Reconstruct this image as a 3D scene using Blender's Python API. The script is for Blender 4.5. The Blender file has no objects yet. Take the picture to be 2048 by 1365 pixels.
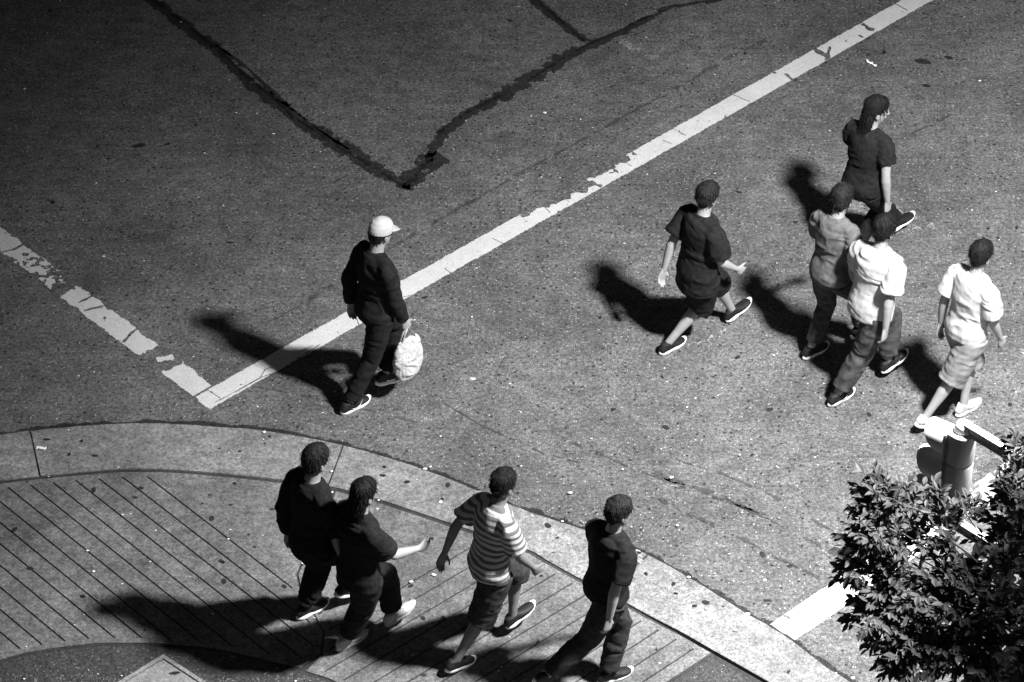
import bpy, bmesh, math, random
import numpy as np
from mathutils import Vector, Matrix, noise
random.seed(7)
S = bpy.context.scene
COL = S.collection
R = math.radians

# ------------------------------------------------------------------ camera
FPX = 6400.0; PITCH = R(40); DIST = 26.0
FW = Vector((0, math.cos(PITCH), -math.sin(PITCH)))
UP = Vector((0, math.sin(PITCH), math.cos(PITCH)))
CAMP = -DIST * FW
cam = bpy.data.cameras.new("camera"); cam.sensor_width = 36
cam.lens = 36 * FPX / 2048; cam.clip_end = 400; cam.clip_start = 0.5
co = bpy.data.objects.new("camera", cam); COL.objects.link(co)
co.location = CAMP; co.rotation_euler = (R(50), 0, 0)
S.camera = co

# ------------------------------------------------------------------ world (night sky) and exposure
w = bpy.data.worlds.new("World"); S.world = w; w.use_nodes = True
nt = w.node_tree; bg = nt.nodes["Background"]
sk = nt.nodes.new("ShaderNodeTexSky"); sk.sky_type = 'NISHITA'; sk.sun_disc = False
sk.sun_elevation = R(3); sk.sun_rotation = R(130)
bwn = nt.nodes.new("ShaderNodeRGBToBW")          # the photograph is black and white
nt.links.new(sk.outputs[0], bwn.inputs[0]); nt.links.new(bwn.outputs[0], bg.inputs[0])
bg.inputs[1].default_value = 0.05
S.view_settings.view_transform = 'Standard'; S.view_settings.look = 'None'
S.view_settings.exposure = 0.0; S.view_settings.gamma = 1.0
LAMP = Vector((4.65, -4.0, 8.04)); LAMP_W = 13500.0; LAMP_AIM = Vector((4.75, -4.1, 0.0))
LAMP_CONE = R(124)

# ------------------------------------------------------------------ helpers
def G(x, y, z=0.0):
    """photograph pixel -> point of the horizontal plane at height z"""
    d = FW + Vector((1, 0, 0)) * ((x - 1024) / FPX) - UP * ((y - 682.5) / FPX)
    return CAMP + d * ((z - CAMP.z) / d.z)
def Dp(x, y, depth):
    return CAMP + (FW + Vector((1, 0, 0)) * ((x - 1024) / FPX) - UP * ((y - 682.5) / FPX)) * depth

MATS = {}
def mat(name, col, rough=0.8, spec=0.3, var=0.15, scale=30, bump=0.0, bscale=200, metallic=0.0):
    if name in MATS: return MATS[name]
    m = bpy.data.materials.new(name); m.use_nodes = True; n = m.node_tree.nodes; L = m.node_tree.links
    b = n["Principled BSDF"]; b.inputs["Roughness"].default_value = rough
    b.inputs["Specular IOR Level"].default_value = spec; b.inputs["Metallic"].default_value = metallic
    tc = n.new("ShaderNodeTexCoord")
    no = n.new("ShaderNodeTexNoise"); no.inputs["Scale"].default_value = scale; no.inputs["Detail"].default_value = 6
    L.new(tc.outputs["Object"], no.inputs["Vector"])
    cr = n.new("ShaderNodeValToRGB")
    lo = max(0, col * (1 - var * 1.6)); hi = col * (1 + var * 1.6)
    cr.color_ramp.elements[0].position = .3; cr.color_ramp.elements[1].position = .7
    cr.color_ramp.elements[0].color = (lo, lo, lo, 1); cr.color_ramp.elements[1].color = (hi, hi, hi, 1)
    L.new(no.outputs["Fac"], cr.inputs[0]); L.new(cr.outputs[0], b.inputs["Base Color"])
    if bump:
        n2 = n.new("ShaderNodeTexNoise"); n2.inputs["Scale"].default_value = bscale; n2.inputs["Detail"].default_value = 3
        L.new(tc.outputs["Object"], n2.inputs["Vector"])
        bp = n.new("ShaderNodeBump"); bp.inputs["Strength"].default_value = bump; bp.inputs["Distance"].default_value = .004
        L.new(n2.outputs["Fac"], bp.inputs["Height"]); L.new(bp.outputs[0], b.inputs["Normal"])
    MATS[name] = m; return m

def ground_mat(name, base, grain, gscale, blotch, speck, speck_scale, bump, pit=0.5, rough=.85, speck_val=.5, stretch=1.0, streak=0.0):
    """procedural pavement: large blotches, fine grain, light stones and dark pits"""
    m = bpy.data.materials.new(name); m.use_nodes = True; n = m.node_tree.nodes; L = m.node_tree.links
    b = n["Principled BSDF"]; b.inputs["Roughness"].default_value = rough; b.inputs["Specular IOR Level"].default_value = .25
    tc = n.new("ShaderNodeTexCoord"); V = tc.outputs["Object"]
    def noi(sc, det=5, ro=.6, vec=V):
        t = n.new("ShaderNodeTexNoise"); t.inputs["Scale"].default_value = sc; t.inputs["Detail"].default_value = det
        t.inputs["Roughness"].default_value = ro; L.new(vec, t.inputs["Vector"]); return t.outputs["Fac"]
    def mr(x, a, b_, c, d):
        t = n.new("ShaderNodeMapRange"); t.inputs[1].default_value = a; t.inputs[2].default_value = b_
        t.inputs[3].default_value = c; t.inputs[4].default_value = d; L.new(x, t.inputs[0]); return t.outputs[0]
    def ma(op, x, y):
        t = n.new("ShaderNodeMath"); t.operation = op
        for i, q in enumerate((x, y)):
            if isinstance(q, (int, float)): t.inputs[i].default_value = q
            else: L.new(q, t.inputs[i])
        return t.outputs[0]
    big = mr(noi(.8, 6, .7), .36, .64, 1 - blotch, 1 + blotch)
    mid = mr(noi(7, 5, .75), .36, .64, 1 - blotch * .8, 1 + blotch * .8)
    f1 = noi(gscale, 4, .75)
    fine = mr(f1, .37, .63, 1 - grain, 1 + grain)
    f2 = noi(gscale * 3.1, 2, .6)
    fin2 = mr(f2, .38, .62, 1 - grain * .7, 1 + grain * .7)
    val = ma('MULTIPLY', ma('MULTIPLY', ma('MULTIPLY', big, mid), ma('MULTIPLY', fine, fin2)), base)
    if streak:
        mp = n.new("ShaderNodeMapping"); mp.inputs["Scale"].default_value = (1, 12, 1); mp.inputs["Rotation"].default_value = (0, 0, R(-42)); L.new(V, mp.inputs[0])
        val = ma('MULTIPLY', val, mr(noi(1.3, 5, .6, mp.outputs[0]), .35, .65, 1 - streak, 1 + streak))
    vo = n.new("ShaderNodeTexVoronoi"); vo.inputs["Scale"].default_value = speck_scale; L.new(V, vo.inputs["Vector"])
    sep = n.new("ShaderNodeSeparateColor"); L.new(vo.outputs["Color"], sep.inputs[0])
    st = ma('MULTIPLY', mr(sep.outputs[0], 1 - speck, 1 - speck + .02, 0, 1), mr(vo.outputs["Distance"], .25, .42, 1, 0))
    stv = ma('MULTIPLY', st, mr(sep.outputs[1], 0, 1, .15 * speck_val, speck_val))
    val = ma('ADD', val, stv)
    vp = n.new("ShaderNodeTexVoronoi"); vp.inputs["Scale"].default_value = speck_scale * .45; L.new(V, vp.inputs["Vector"])
    sp = n.new("ShaderNodeSeparateColor"); L.new(vp.outputs["Color"], sp.inputs[0])
    pt = ma('MULTIPLY', mr(sp.outputs[2], .93, .95, 0, 1), mr(vp.outputs["Distance"], .15, .35, 1, 0))
    val = ma('MULTIPLY', val, mr(pt, 0, 1, 1, 1 - pit))
    val = ma('MINIMUM', val, .8)
    L.new(val, b.inputs["Base Color"])
    h = ma('ADD', ma('MULTIPLY', f1, 1.0), ma('MULTIPLY', f2, .5)); h = ma('SUBTRACT', h, ma('MULTIPLY', pt, .8))
    bp = n.new("ShaderNodeBump"); bp.inputs["Strength"].default_value = bump; bp.inputs["Distance"].default_value = .006
    L.new(h, bp.inputs["Height"]); L.new(bp.outputs[0], b.inputs["Normal"])
    MATS[name] = m; return m

def link(name, me, m=None, parent=None, smooth=False):
    o = bpy.data.objects.new(name, me); COL.objects.link(o)
    if m is not None and len(me.materials) == 0: me.materials.append(m)
    if parent is not None: o.parent = parent
    if smooth: me.shade_smooth()
    return o
def meshobj(name, V, F, m, parent=None, smooth=False):
    me = bpy.data.meshes.new(name); me.from_pydata([tuple(v) for v in V], [], F); me.update()
    return link(name, me, m, parent, smooth)
def thing(name, label, cat, loc=(0, 0, 0), group=None):
    o = bpy.data.objects.new(name, None); COL.objects.link(o); o.location = loc; o.empty_display_size = .1
    o["label"] = label; o["category"] = cat
    if group: o["group"] = group
    return o
def tag(o, label=None, cat=None, group=None, kind=None):
    if label: o["label"] = label
    if cat: o["category"] = cat
    if group: o["group"] = group
    if kind: o["kind"] = kind
    return o

def loft(B, pts, rads, side, n=14, cap=True, dome=.6):
    """add a closed tube through pts, rads (across, along) to the list pair B"""
    V, F = B; side = Vector(side)
    P = [Vector(p) for p in pts]; base = len(V); rings = []
    k = len(P); T = []
    for i in range(k):
        a = P[max(0, i - 1)]; b = P[min(k - 1, i + 1)]; T.append((b - a).normalized())
    items = []
    r0 = rads[0]; r1 = rads[-1]
    if cap:
        e = min(r0); items.append((P[0] - T[0] * e * dome, T[0], (r0[0] * .25, r0[1] * .25)))
        items.append((P[0] - T[0] * e * dome * .7, T[0], (r0[0] * .72, r0[1] * .72)))
    for p, t, r in zip(P, T, rads): items.append((p, t, r))
    if cap:
        e = min(r1); items.append((P[-1] + T[-1] * e * dome * .7, T[-1], (r1[0] * .72, r1[1] * .72)))
        items.append((P[-1] + T[-1] * e * dome, T[-1], (r1[0] * .25, r1[1] * .25)))
    for p, t, r in items:
        s = (side - t * side.dot(t)).normalized(); d = t.cross(s)
        for j in range(n):
            a = 2 * math.pi * j / n
            V.append(p + s * (r[0] * math.cos(a)) + d * (r[1] * math.sin(a)))
    m = len(items)
    for i in range(m - 1):
        for j in range(n):
            a = base + i * n + j; b = base + i * n + (j + 1) % n
            F.append((a, b, b + n, a + n))
    F.append(tuple(base + j for j in reversed(range(n))))
    F.append(tuple(base + (m - 1) * n + j for j in range(n)))

def remeshed(name, B, voxel, m, parent, smooth_it=3, disp=None):
    """weld the lofts of B into one continuous skin"""
    me = bpy.data.meshes.new("tmp"); me.from_pydata([tuple(v) for v in B[0]], [], B[1]); me.update()
    bm = bmesh.new(); bm.from_mesh(me); bmesh.ops.recalc_face_normals(bm, faces=bm.faces); bm.to_mesh(me); bm.free()
    o = bpy.data.objects.new("tmp", me); COL.objects.link(o)
    rm = o.modifiers.new("r", 'REMESH'); rm.mode = 'VOXEL'; rm.voxel_size = voxel
    sm = o.modifiers.new("s", 'SMOOTH'); sm.factor = .5; sm.iterations = smooth_it
    dg = bpy.context.evaluated_depsgraph_get()
    out = bpy.data.meshes.new_from_object(o.evaluated_get(dg))
    bpy.data.objects.remove(o); bpy.data.meshes.remove(me)
    out.materials.clear()
    if disp:
        nv = len(out.vertices); c = np.empty(nv * 3); out.vertices.foreach_get("co", c); c = c.reshape(-1, 3)
        nr = np.empty(nv * 3); out.vertex_normals.foreach_get("vector", nr); nr = nr.reshape(-1, 3)
        c += nr * disp(c)[:, None]
        out.vertices.foreach_set("co", c.ravel()); out.update()
    out.name = name
    return link(name, out, m, parent, True)

# value noise in numpy, for folds and worn edges
_rng = np.random.RandomState(3); _tab = _rng.rand(64, 64, 64)
def vnoise(c):
    c = np.asarray(c, float); i = np.floor(c).astype(int); f = c - i; f = f * f * (3 - 2 * f); r = 0
    for dx in (0, 1):
        for dy in (0, 1):
            for dz in (0, 1):
                wgt = (f[:, 0] if dx else 1 - f[:, 0]) * (f[:, 1] if dy else 1 - f[:, 1]) * (f[:, 2] if dz else 1 - f[:, 2])
                r = r + wgt * _tab[(i[:, 0] + dx) % 64, (i[:, 1] + dy) % 64, (i[:, 2] + dz) % 64]
    return r * 2 - 1
def fbm(c, o=3):
    r = 0; a = 1; c = np.asarray(c, float)
    for k in range(o): r = r + a * vnoise(c * 2 ** k + 17.3 * k); a *= .5
    return r
def folds(amp, sx=9, sz=16, seed=0):
    def f(c):
        q = np.stack([c[:, 0] * sx + c[:, 2] * 4, c[:, 1] * sx, c[:, 2] * sz], 1) + seed * 7.7
        warp = vnoise(q * .6)[:, None]
        a = 1 - np.abs(vnoise(q + warp * 1.4)) * 2
        return amp * (a * .8 + .35 * vnoise(q * 2.7))
    return f

# ------------------------------------------------------------------ ground materials
M_asph = ground_mat("asphalt", .1, .52, 36, .3, .13, 55, 1.0, pit=.8, speck_val=.3, streak=.1)
M_conc = ground_mat("concrete", .18, .42, 42, .3, .03, 90, .25, pit=.35, speck_val=.2, streak=.05)
M_conc2 = ground_mat("concrete_grooved", .13, .42, 42, .3, .015, 90, .3, pit=.35, speck_val=.2, streak=.07)
M_pad = ground_mat("concrete_pad", .22, .3, 42, .25, .01, 90, .25, pit=.3, speck_val=.2)
M_agg = ground_mat("aggregate", .05, .5, 38, .2, .10, 60, 1.0, pit=.7, speck_val=.25)
M_joint = ground_mat("joint_dirt", .035, .4, 60, .3, .05, 90, .6, speck_val=.1)
M_tar = ground_mat("tar", .022, .5, 45, .3, .04, 60, .9, speck_val=.12, rough=.7)
M_core = ground_mat("crack_core", .006, .4, 45, .3, .02, 60, .9, speck_val=.05)
M_seam = ground_mat("seam", .055, .4, 45, .3, .03, 60, .8, speck_val=.15)
M_paint = ground_mat("road_paint", .52, .09, 50, .07, .0, 60, .25, pit=.25, rough=.6, speck_val=0)
M_gum = mat("gum", .018, .7, .3, .3)
M_white = mat("white_scrap", .75, .8, .2, .1)

# ------------------------------------------------------------------ road
def plane(name, x0, x1, y0, y1, z, m, parent=None):
    return meshobj(name, [(x0, y0, z), (x1, y0, z), (x1, y1, z), (x0, y1, z)], [(0, 1, 2, 3)], m, parent)
road = tag(plane("road", -90, 90, -90, 90, 0, M_asph), kind="structure")

def cells(name, pts, half, cell, keep, z, m, parent, thick=.002):
    """thin sheet along a polyline made of small cells, kept where keep(s, t, xy) says so"""
    P = [Vector((p[0], p[1])) for p in pts]
    seg = [(P[i + 1] - P[i]).length for i in range(len(P) - 1)]; tot = sum(seg); ns = max(2, int(tot / cell)); ntt = max(2, int(2 * half / cell))
    cum = [0]
    for q in seg: cum.append(cum[-1] + q)
    ss = np.linspace(0, tot, ns + 1); X = np.interp(ss, cum, [p.x for p in P]); Y = np.interp(ss, cum, [p.y for p in P])
    # smooth the direction
    dx = np.gradient(X); dy = np.gradient(Y); kk = min(25, ns // 2 * 2 - 1) if ns > 6 else 1
    if kk > 1:
        ker = np.ones(kk) / kk; dx = np.convolve(np.pad(dx, kk // 2, 'edge'), ker, 'valid'); dy = np.convolve(np.pad(dy, kk // 2, 'edge'), ker, 'valid')
    ln = np.hypot(dx, dy); nx = -dy / ln; ny = dx / ln
    tt = np.linspace(-half, half, ntt + 1)
    VX = X[:, None] + nx[:, None] * tt; VY = Y[:, None] + ny[:, None] * tt
    sc = (ss[:-1] + ss[1:]) / 2; tc = (tt[:-1] + tt[1:]) / 2
    SS, TT = np.meshgrid(sc, tc, indexing='ij')
    cx = (VX[:-1, :-1] + VX[1:, 1:]) / 2; cy = (VY[:-1, :-1] + VY[1:, 1:]) / 2
    k = keep(SS.ravel(), TT.ravel(), np.stack([cx.ravel(), cy.ravel()], 1)).reshape(SS.shape)
    ii, jj = np.nonzero(k); w_ = ntt + 1
    a = ii * w_ + jj; b = (ii + 1) * w_ + jj; faces = np.stack([a, b, b + 1, a + 1], 1)
    used, inv = np.unique(faces, return_inverse=True); inv = inv.reshape(faces.shape)
    V = np.stack([VX.ravel()[used], VY.ravel()[used], np.full(len(used), z)], 1)
    # orientation upward
    me = bpy.data.meshes.new(name); me.from_pydata(V.tolist(), [], inv[:, ::-1].tolist()); me.update()
    return link(name, me, m, parent)

def n2(xy, sc, seed=0, o=3):
    return fbm(np.stack([xy[:, 0] * sc, xy[:, 1] * sc, np.full(len(xy), seed * 3.3)], 1), o)
def crack(name, px, width, rag=.5, sc=9, seed=1, m=None, z=.004, cell=.008, holes=0.0, taper=True):
    pts = [G(*p) for p in px]
    ks = [0]
    for i in range(1, len(pts)): ks.append(ks[-1] + (pts[i] - pts[i - 1]).length)
    tot = ks[-1]
    wf = width if isinstance(width, (list, tuple)) else [width] * len(px)
    if name == 'tar_crack': wf = [q * 1.12 for q in wf]
    mx = max(wf)
    def keep(s, t, xy):
        ww = np.interp(s, ks, wf) / 2
        off = .25 * mx * n2(xy, 2.2, seed + 5)
        r = np.abs(t - off) < ww * (1 + rag * n2(xy, sc, seed) + .35 * rag * n2(xy, sc * 5, seed + 2))
        if holes: r &= n2(xy, 14, seed + 9) < holes
        return r
    return cells(name, pts, mx * 1.15, cell, keep, z, m or M_tar, road)
crack("tar_crack", [(255, -40), (330, 25), (420, 95), (500, 165), (590, 240), (680, 300), (760, 345), (820, 380)], [.085, .1, .11, .1, .12, .13, .12, .07], rag=.5, sc=18, seed=1)
crack("tar_crack", [(430, 90), (500, 140), (560, 200), (640, 262), (700, 300)], [.02, .03, .035, .03, .02], rag=.8, seed=3)
crack("tar_crack", [(808, 378), (830, 350), (860, 318), (880, 308)], [.14, .17, .2, .14], rag=.7, sc=14, seed=5, holes=.75)
crack("tar_crack", [(862, 325), (862, 295), (885, 262), (930, 232), (1000, 195), (1080, 150), (1150, 105), (1210, 78), (1300, 35), (1340, 12), (1480, -5)],
      [.07, .07, .09, .09, .11, .13, .1, .09, .07, .045, .04], rag=.5, sc=18, seed=7)
crack("tar_crack", [(1040, -30), (1075, 8), (1120, 45), (1172, 85)], [.08, .09, .08, .07], rag=.5, sc=18, seed=9)
for i, (px, wd) in enumerate([
        ([(540, 645), (620, 600), (700, 548), (800, 486), (860, 450), (950, 400), (1040, 348), (1120, 305), (1200, 262), (1300, 205), (1400, 150), (1480, 105), (1560, 68)], .03),
        ([(1270, 925), (1340, 960), (1440, 992), (1520, 1030), (1600, 1072), (1680, 1112)], .03),
        ([(1290, 985), (1360, 1020), (1450, 1060), (1540, 1108), (1640, 1155)], .028),
        ([(1820, 270), (1870, 248), (1930, 212)], .022),
        ([(665, 366), (700, 350), (728, 333)], .009),
        ([(860, 790), (960, 850), (1080, 905), (1190, 935)], .014), ([(1130, 880), (1260, 935), (1400, 985), (1560, 1040)], .02), ([(1350, 920), (1450, 950), (1540, 990), (1660, 1060)], .018), ([(480, 770), (600, 790), (700, 812), (850, 850)], .014)]):
    crack("seam", px, wd, rag=1.0, sc=12, seed=20 + i, m=M_seam, holes=.25, cell=.009)
def spots(name, lst, m, parent, z=.004, seed=0):
    """irregular flat blots: (px, py, width in px, height in px)"""
    out = []
    for i, (x, y, a, b) in enumerate(lst):
        c = G(x, y); n = 14; V = []; rr = random.Random(seed * 100 + i); ph = rr.random() * 6
        for j in range(n):
            t = 2 * math.pi * j / n; q = .5 * (1 + .25 * math.sin(2 * t + ph) + .22 * (rr.random() - .5))
            V.append((c.x + math.cos(t) * a * q / 290, c.y + math.sin(t) * b / .64 * q / 290, z + (rise(c.x) if parent is not road and parent is not gutter else 0)))
        out.append(meshobj(name, V, [tuple(range(n))], m, parent))
    return out
spots("tar_spot", [(1845, 124, 46, 14), (1897, 116, 18, 12), (1768, 106, 14, 10), (278, 292, 30, 12), (335, 289, 12, 7), (218, 318, 10, 6), (100, 22, 11, 10),
                   (1852, 172, 26, 8), (1540, 820, 13, 10), (1475, 716, 12, 8), (1332, 856, 16, 9), (1225, 820, 10, 6), (1325, 755, 9, 6), (1525, 1110, 12, 12),
                   (1580, 1133, 11, 8), (1535, 1202, 16, 5), (1504, 911, 8, 6), (1590, 445, 8, 7), (2033, 456, 8, 7), (1976, 458, 8, 6), (1478, 385, 14, 6), (460, 486, 14, 5),
                   (1490, 108, 9, 8), (675, 400, 7, 5), (105, 405, 14, 10), (1020, 42, 14, 7), (850, 596, 12, 7), (1200, 636, 9, 6), (1738, 830, 12, 8), (2020, 810, 13, 7)],
      M_gum, road, seed=3)

for px, wd, sd_ in [([(300, -5), (420, 88), (500, 158), (590, 236), (680, 297), (760, 343), (815, 378)], .03, 51), ([(875, 268), (930, 228), (1000, 192), (1080, 147), (1150, 103), (1210, 76), (1300, 33)], .028, 52), ([(1080, 8), (1120, 43), (1170, 83)], .025, 53), ([(812, 376), (835, 348), (862, 315)], .05, 54)]:
    crack("open_crack", px, wd, rag=1.1, sc=16, seed=sd_, m=M_core, z=.0065, holes=.45, cell=.007)
M_scuff = ground_mat("scuff", .17, .62, 36, .2, .13, 55, 1.0, pit=.6, speck_val=.3)
for px, wd, sd_ in [([(1790, 415), (1830, 435), (1875, 462)], .16, 61), ([(1235, 88), (1275, 102), (1318, 118)], .09, 62), ([(1390, 690), (1440, 668), (1500, 630)], .03, 63), ([(1690, 755), (1740, 735), (1790, 715)], .03, 64)]:
    crack("pale_scuff", px, wd, rag=.9, sc=11, seed=sd_, m=M_scuff, z=.003, holes=-.05, cell=.009)
# painted lines
def dist_seg(xy, a, b):
    a = np.array(a[:2]); b = np.array(b[:2]); ab = b - a; t = np.clip(((xy - a) @ ab) / (ab @ ab), 0, 1)
    return np.linalg.norm(xy - a - t[:, None] * ab, axis=1)
def paint(name, pts, half, keep, label=None):
    o = cells(name, pts, half, .006, keep, .004, M_paint, road)
    if label: o["label"] = label
    return o
A0 = (G(425, 796) + Vector((0, 0, 0))); A1 = G(1837, 0)
ux = (A1 - A0).normalized(); A0s = A0 - ux * .11; A1s = A0 + ux * 11
def hairline(px): return [(G(*px[i]), G(*px[i + 1])) for i in range(len(px) - 1)]
hair = []
for h in ([(700, 622), (712, 634), (718, 652)], [(712, 634), (745, 628)], [(788, 580), (803, 596), (790, 606)], [(803, 596), (820, 592)], [(430, 806), (470, 785), (520, 757), (560, 742)],
          [(520, 757), (530, 740), (545, 735)], [(560, 742), (600, 715), (640, 690)], [(412, 778), (440, 797)], [(985, 478), (1010, 490)], [(890, 538), (902, 548)], [(1340, 255), (1370, 272)],
          [(1240, 318), (1262, 333)], [(1465, 190), (1500, 205)], [(1325, 282), (1342, 288)], [(1086, 412), (1100, 426)], [(1790, 8), (1815, 22)], [(600, 705), (625, 692)]):
    hair += hairline(h)
gaps = [((1628, 98), (1660, 118), .03), ((1726, 50), (1742, 60), .022), ((1572, 150), (1584, 160), .014), ((1544, 143), (1550, 147), .012), ((1660, 95), (1652, 120), .012), ((1720, 73), (1724, 75), .012)]
def keep_main(s, t, xy):
    hw = .098
    k = (np.abs(t) < hw + .006 * n2(xy, 18, 2) + .003 * n2(xy, 70, 3))
    k &= (s > .012 + .03 * n2(xy, 9, 4))
    for a, b in hair: k &= dist_seg(xy, a, b) > .004
    for a, b, r in gaps: k &= dist_seg(xy, G(*a), G(*b)) > r * (1 + .5 * n2(xy, 22, 6))
    # worn stretch along the upper edge
    s0 = (G(1060, 425) - A0s).length; s1 = (G(1255, 318) - A0s).length
    q = np.interp(s, [s0 - .1, s0 + .15, (s0 + s1) / 2, s1 - .25, s1 + .1], [0, .8, 1, .7, 0])
    edge = np.clip((t + .05) / .13, 0, 1)
    k &= ~((n2(xy, 11, 8) * .55 + edge * 1.0) > 1.0 - .62 * q) | (q <= 0)
    k &= ~(n2(xy, 30, 12) > 1.12); k &= ~((n2(xy, 55, 14, 2) > .93) & (n2(xy, 4, 15) > .1))
    return k
paint("painted_line", [A0s, A1s], .13, keep_main, "long white crosswalk line crossing the road, chipped in places")
B0 = (G(1564, 1267)); B1 = (G(1690, 1181))
uB = ux
def keep_b(s, t, xy):
    k = np.abs(t) < .118 + .005 * n2(xy, 14, 3)
    k &= s + .25 * t * 0 > .02 + .02 * n2(xy, 8, 4)
    for a, b, r in [((1570, 1233), (1578, 1237), .012)]: k &= dist_seg(xy, G(*a), G(*b)) > r
    return k
paint("painted_line", [B0 - uB * .02, B0 + uB * 6.5], .15, keep_b, "bright white crosswalk line ending at the gutter by the tree")
C0 = G(404, 783); uC = (G(0, 478) - C0).normalized(); C0s = C0 + ux * 0
def keep_c(s, t, xy):
    # worn stop line: solid stretches and broken ones
    def ss(px): return (G(*px) - C0).length
    k = np.abs(t) < .100 + .014 * n2(xy, 12, 3) + .006 * n2(xy, 40, 4)
    k &= s > -.005
    def at(px): return ss(px)
    pos = [0, at((352, 742)), at((345, 735)), at((300, 705)), at((290, 695)), at((150, 590)), at((135, 580)), at((70, 530)), at((45, 510)), at((0, 478)), 6]
    dens = [1.2, 1.2, -1, -.9, .85, .5, -.55, -.45, -.05, -.1, -.1]
    d = np.interp(s, pos, dens)
    k &= n2(xy, 8, 31) * .7 + n2(xy, 24, 33) * .6 < d + .25
    for a, b in hair2: k &= dist_seg(xy, a, b) > .013 * (1 + .6 * n2(xy, 20, 2))
    return k
hair2 = hairline([(158, 606), (175, 598), (190, 590)]) + hairline([(170, 622), (190, 617), (212, 612)]) + hairline([(248, 684), (262, 668), (272, 660)]) + hairline([(5, 505), (28, 500), (50, 488)])
paint("painted_line", [C0, C0 + uC * 6], .12, keep_c, "worn white stop line, flaking paint on dark asphalt")
paint("painted_line", [G(313, 720), G(346, 712)], .06, lambda s, t, xy: (np.abs(t + .01) < .035 + .025 * n2(xy, 14, 5)), "small leftover flake of white road paint")

# ------------------------------------------------------------------ gutter and curb
outer = [(-220, 905), (-100, 885), (0, 870), (58, 862), (161, 852), (258, 847), (322, 847), (419, 852), (516, 860), (600, 873), (685, 890), (775, 915), (900, 958), (1035, 1015),
         (1170, 1060), (1250, 1090), (1296, 1109), (1377, 1154), (1443, 1194), (1494, 1227), (1545, 1255), (1588, 1284), (1656, 1336), (1702, 1364), (1800, 1440), (1950, 1555), (2200, 1750)]
inner = [(-220, 1005), (-100, 982), (0, 967), (81, 958), (161, 950), (242, 944), (322, 944), (387, 948), (484, 957), (560, 965), (655, 978), (750, 1003), (900, 1053), (985, 1082),
         (1060, 1108), (1090, 1126), (1155, 1162), (1223, 1197), (1291, 1236), (1359, 1273), (1423, 1311), (1509, 1362), (1600, 1417), (1700, 1480), (1900, 1620), (2150, 1800)]
lip = [(-220, 975), (-100, 948), (0, 931), (81, 923), (161, 917), (242, 914), (322, 914), (400, 917), (484, 923), (560, 930), (662, 946), (760, 968), (900, 1012), (1010, 1052),
       (1130, 1095), (1210, 1130), (1291, 1177), (1362, 1226), (1405, 1250), (1458, 1286), (1496, 1312), (1565, 1357), (1650, 1412), (1750, 1480), (1930, 1605), (2170, 1790)]
def curve(px, z=0.0):
    P = [G(x, y, z) for x, y in px]; out = []
    for i in range(len(P) - 1):
        a = P[max(0, i - 1)]; b = P[i]; c = P[i + 1]; d = P[min(len(P) - 1, i + 2)]
        for k in range(6):
            t = k / 6
            out.append(.5 * ((2 * b) + (c - a) * t + (2 * a - 5 * b + 4 * c - d) * t * t + (3 * b - a - 3 * c + d) * t ** 3))
    out.append(P[-1]); return out
cO, cI, cL = curve(outer), curve(inner), curve(lip)
def resample(c, n, key):
    return [key(t) for t in np.linspace(0, 1, n)]
# common parameter: the joints, as pairs of pixels (outer end, inner end)
joints = [((-220, 905), (-220, 1005)), ((60, 862), (81, 958)), ((687, 891), (655, 978)), ((1297, 1110), (1212, 1192)), ((1800, 1440), (1690, 1474)), ((2200, 1750), (2150, 1800))]
def nearest(c, p):
    return min(range(len(c)), key=lambda i: (c[i] - p).length)
def between(c, p, q, n):
    i, j = nearest(c, p), nearest(c, q); seg = [p] + [c[k] for k in range(i + 1, j)] + [q]
    L = [0]
    for k in range(1, len(seg)): L.append(L[-1] + (seg[k] - seg[k - 1]).length)
    out = []
    for t in np.linspace(0, L[-1], n):
        out.append(Vector((np.interp(t, L, [s.x for s in seg]), np.interp(t, L, [s.y for s in seg]), 0)))
    return out
def curb_h(x):            # the curb rises out of the ramp towards the right
    return .004 + .035 * max(0, x - .9)
gutter = tag(plane("gutter", -90, -89, -90, -89, -.02, M_joint), kind="structure")
gutter.data.clear_geometry()
bandV = []; bandF = []
nn = len(cO)
gO = between(cO, cO[0], cO[-1], 120); gI = between(cI, cI[0], cI[-1], 120)
for a, b in zip(gO, gI):
    d = (a - b).normalized(); bandV += [tuple(a + d * .012 + Vector((0, 0, .003))), tuple(b - d * .02 + Vector((0, 0, .003)))]
for i in range(119): bandF.append((2 * i, 2 * i + 1, 2 * i + 3, 2 * i + 2))
gutter.data.from_pydata(bandV, [], bandF); gutter.data.materials.append(M_joint)
def lipseg(pa, pb):
    """point of the lip line nearest to the chord between an outer and an inner joint end"""
    best = None
    for k, c in enumerate(cL):
        ab = pb - pa; t = (c - pa).dot(ab) / ab.dot(ab); d = (pa + ab * t - c).length
        if best is None or d < best[0]: best = (d, pa + ab * t)
    return best[1]
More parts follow.
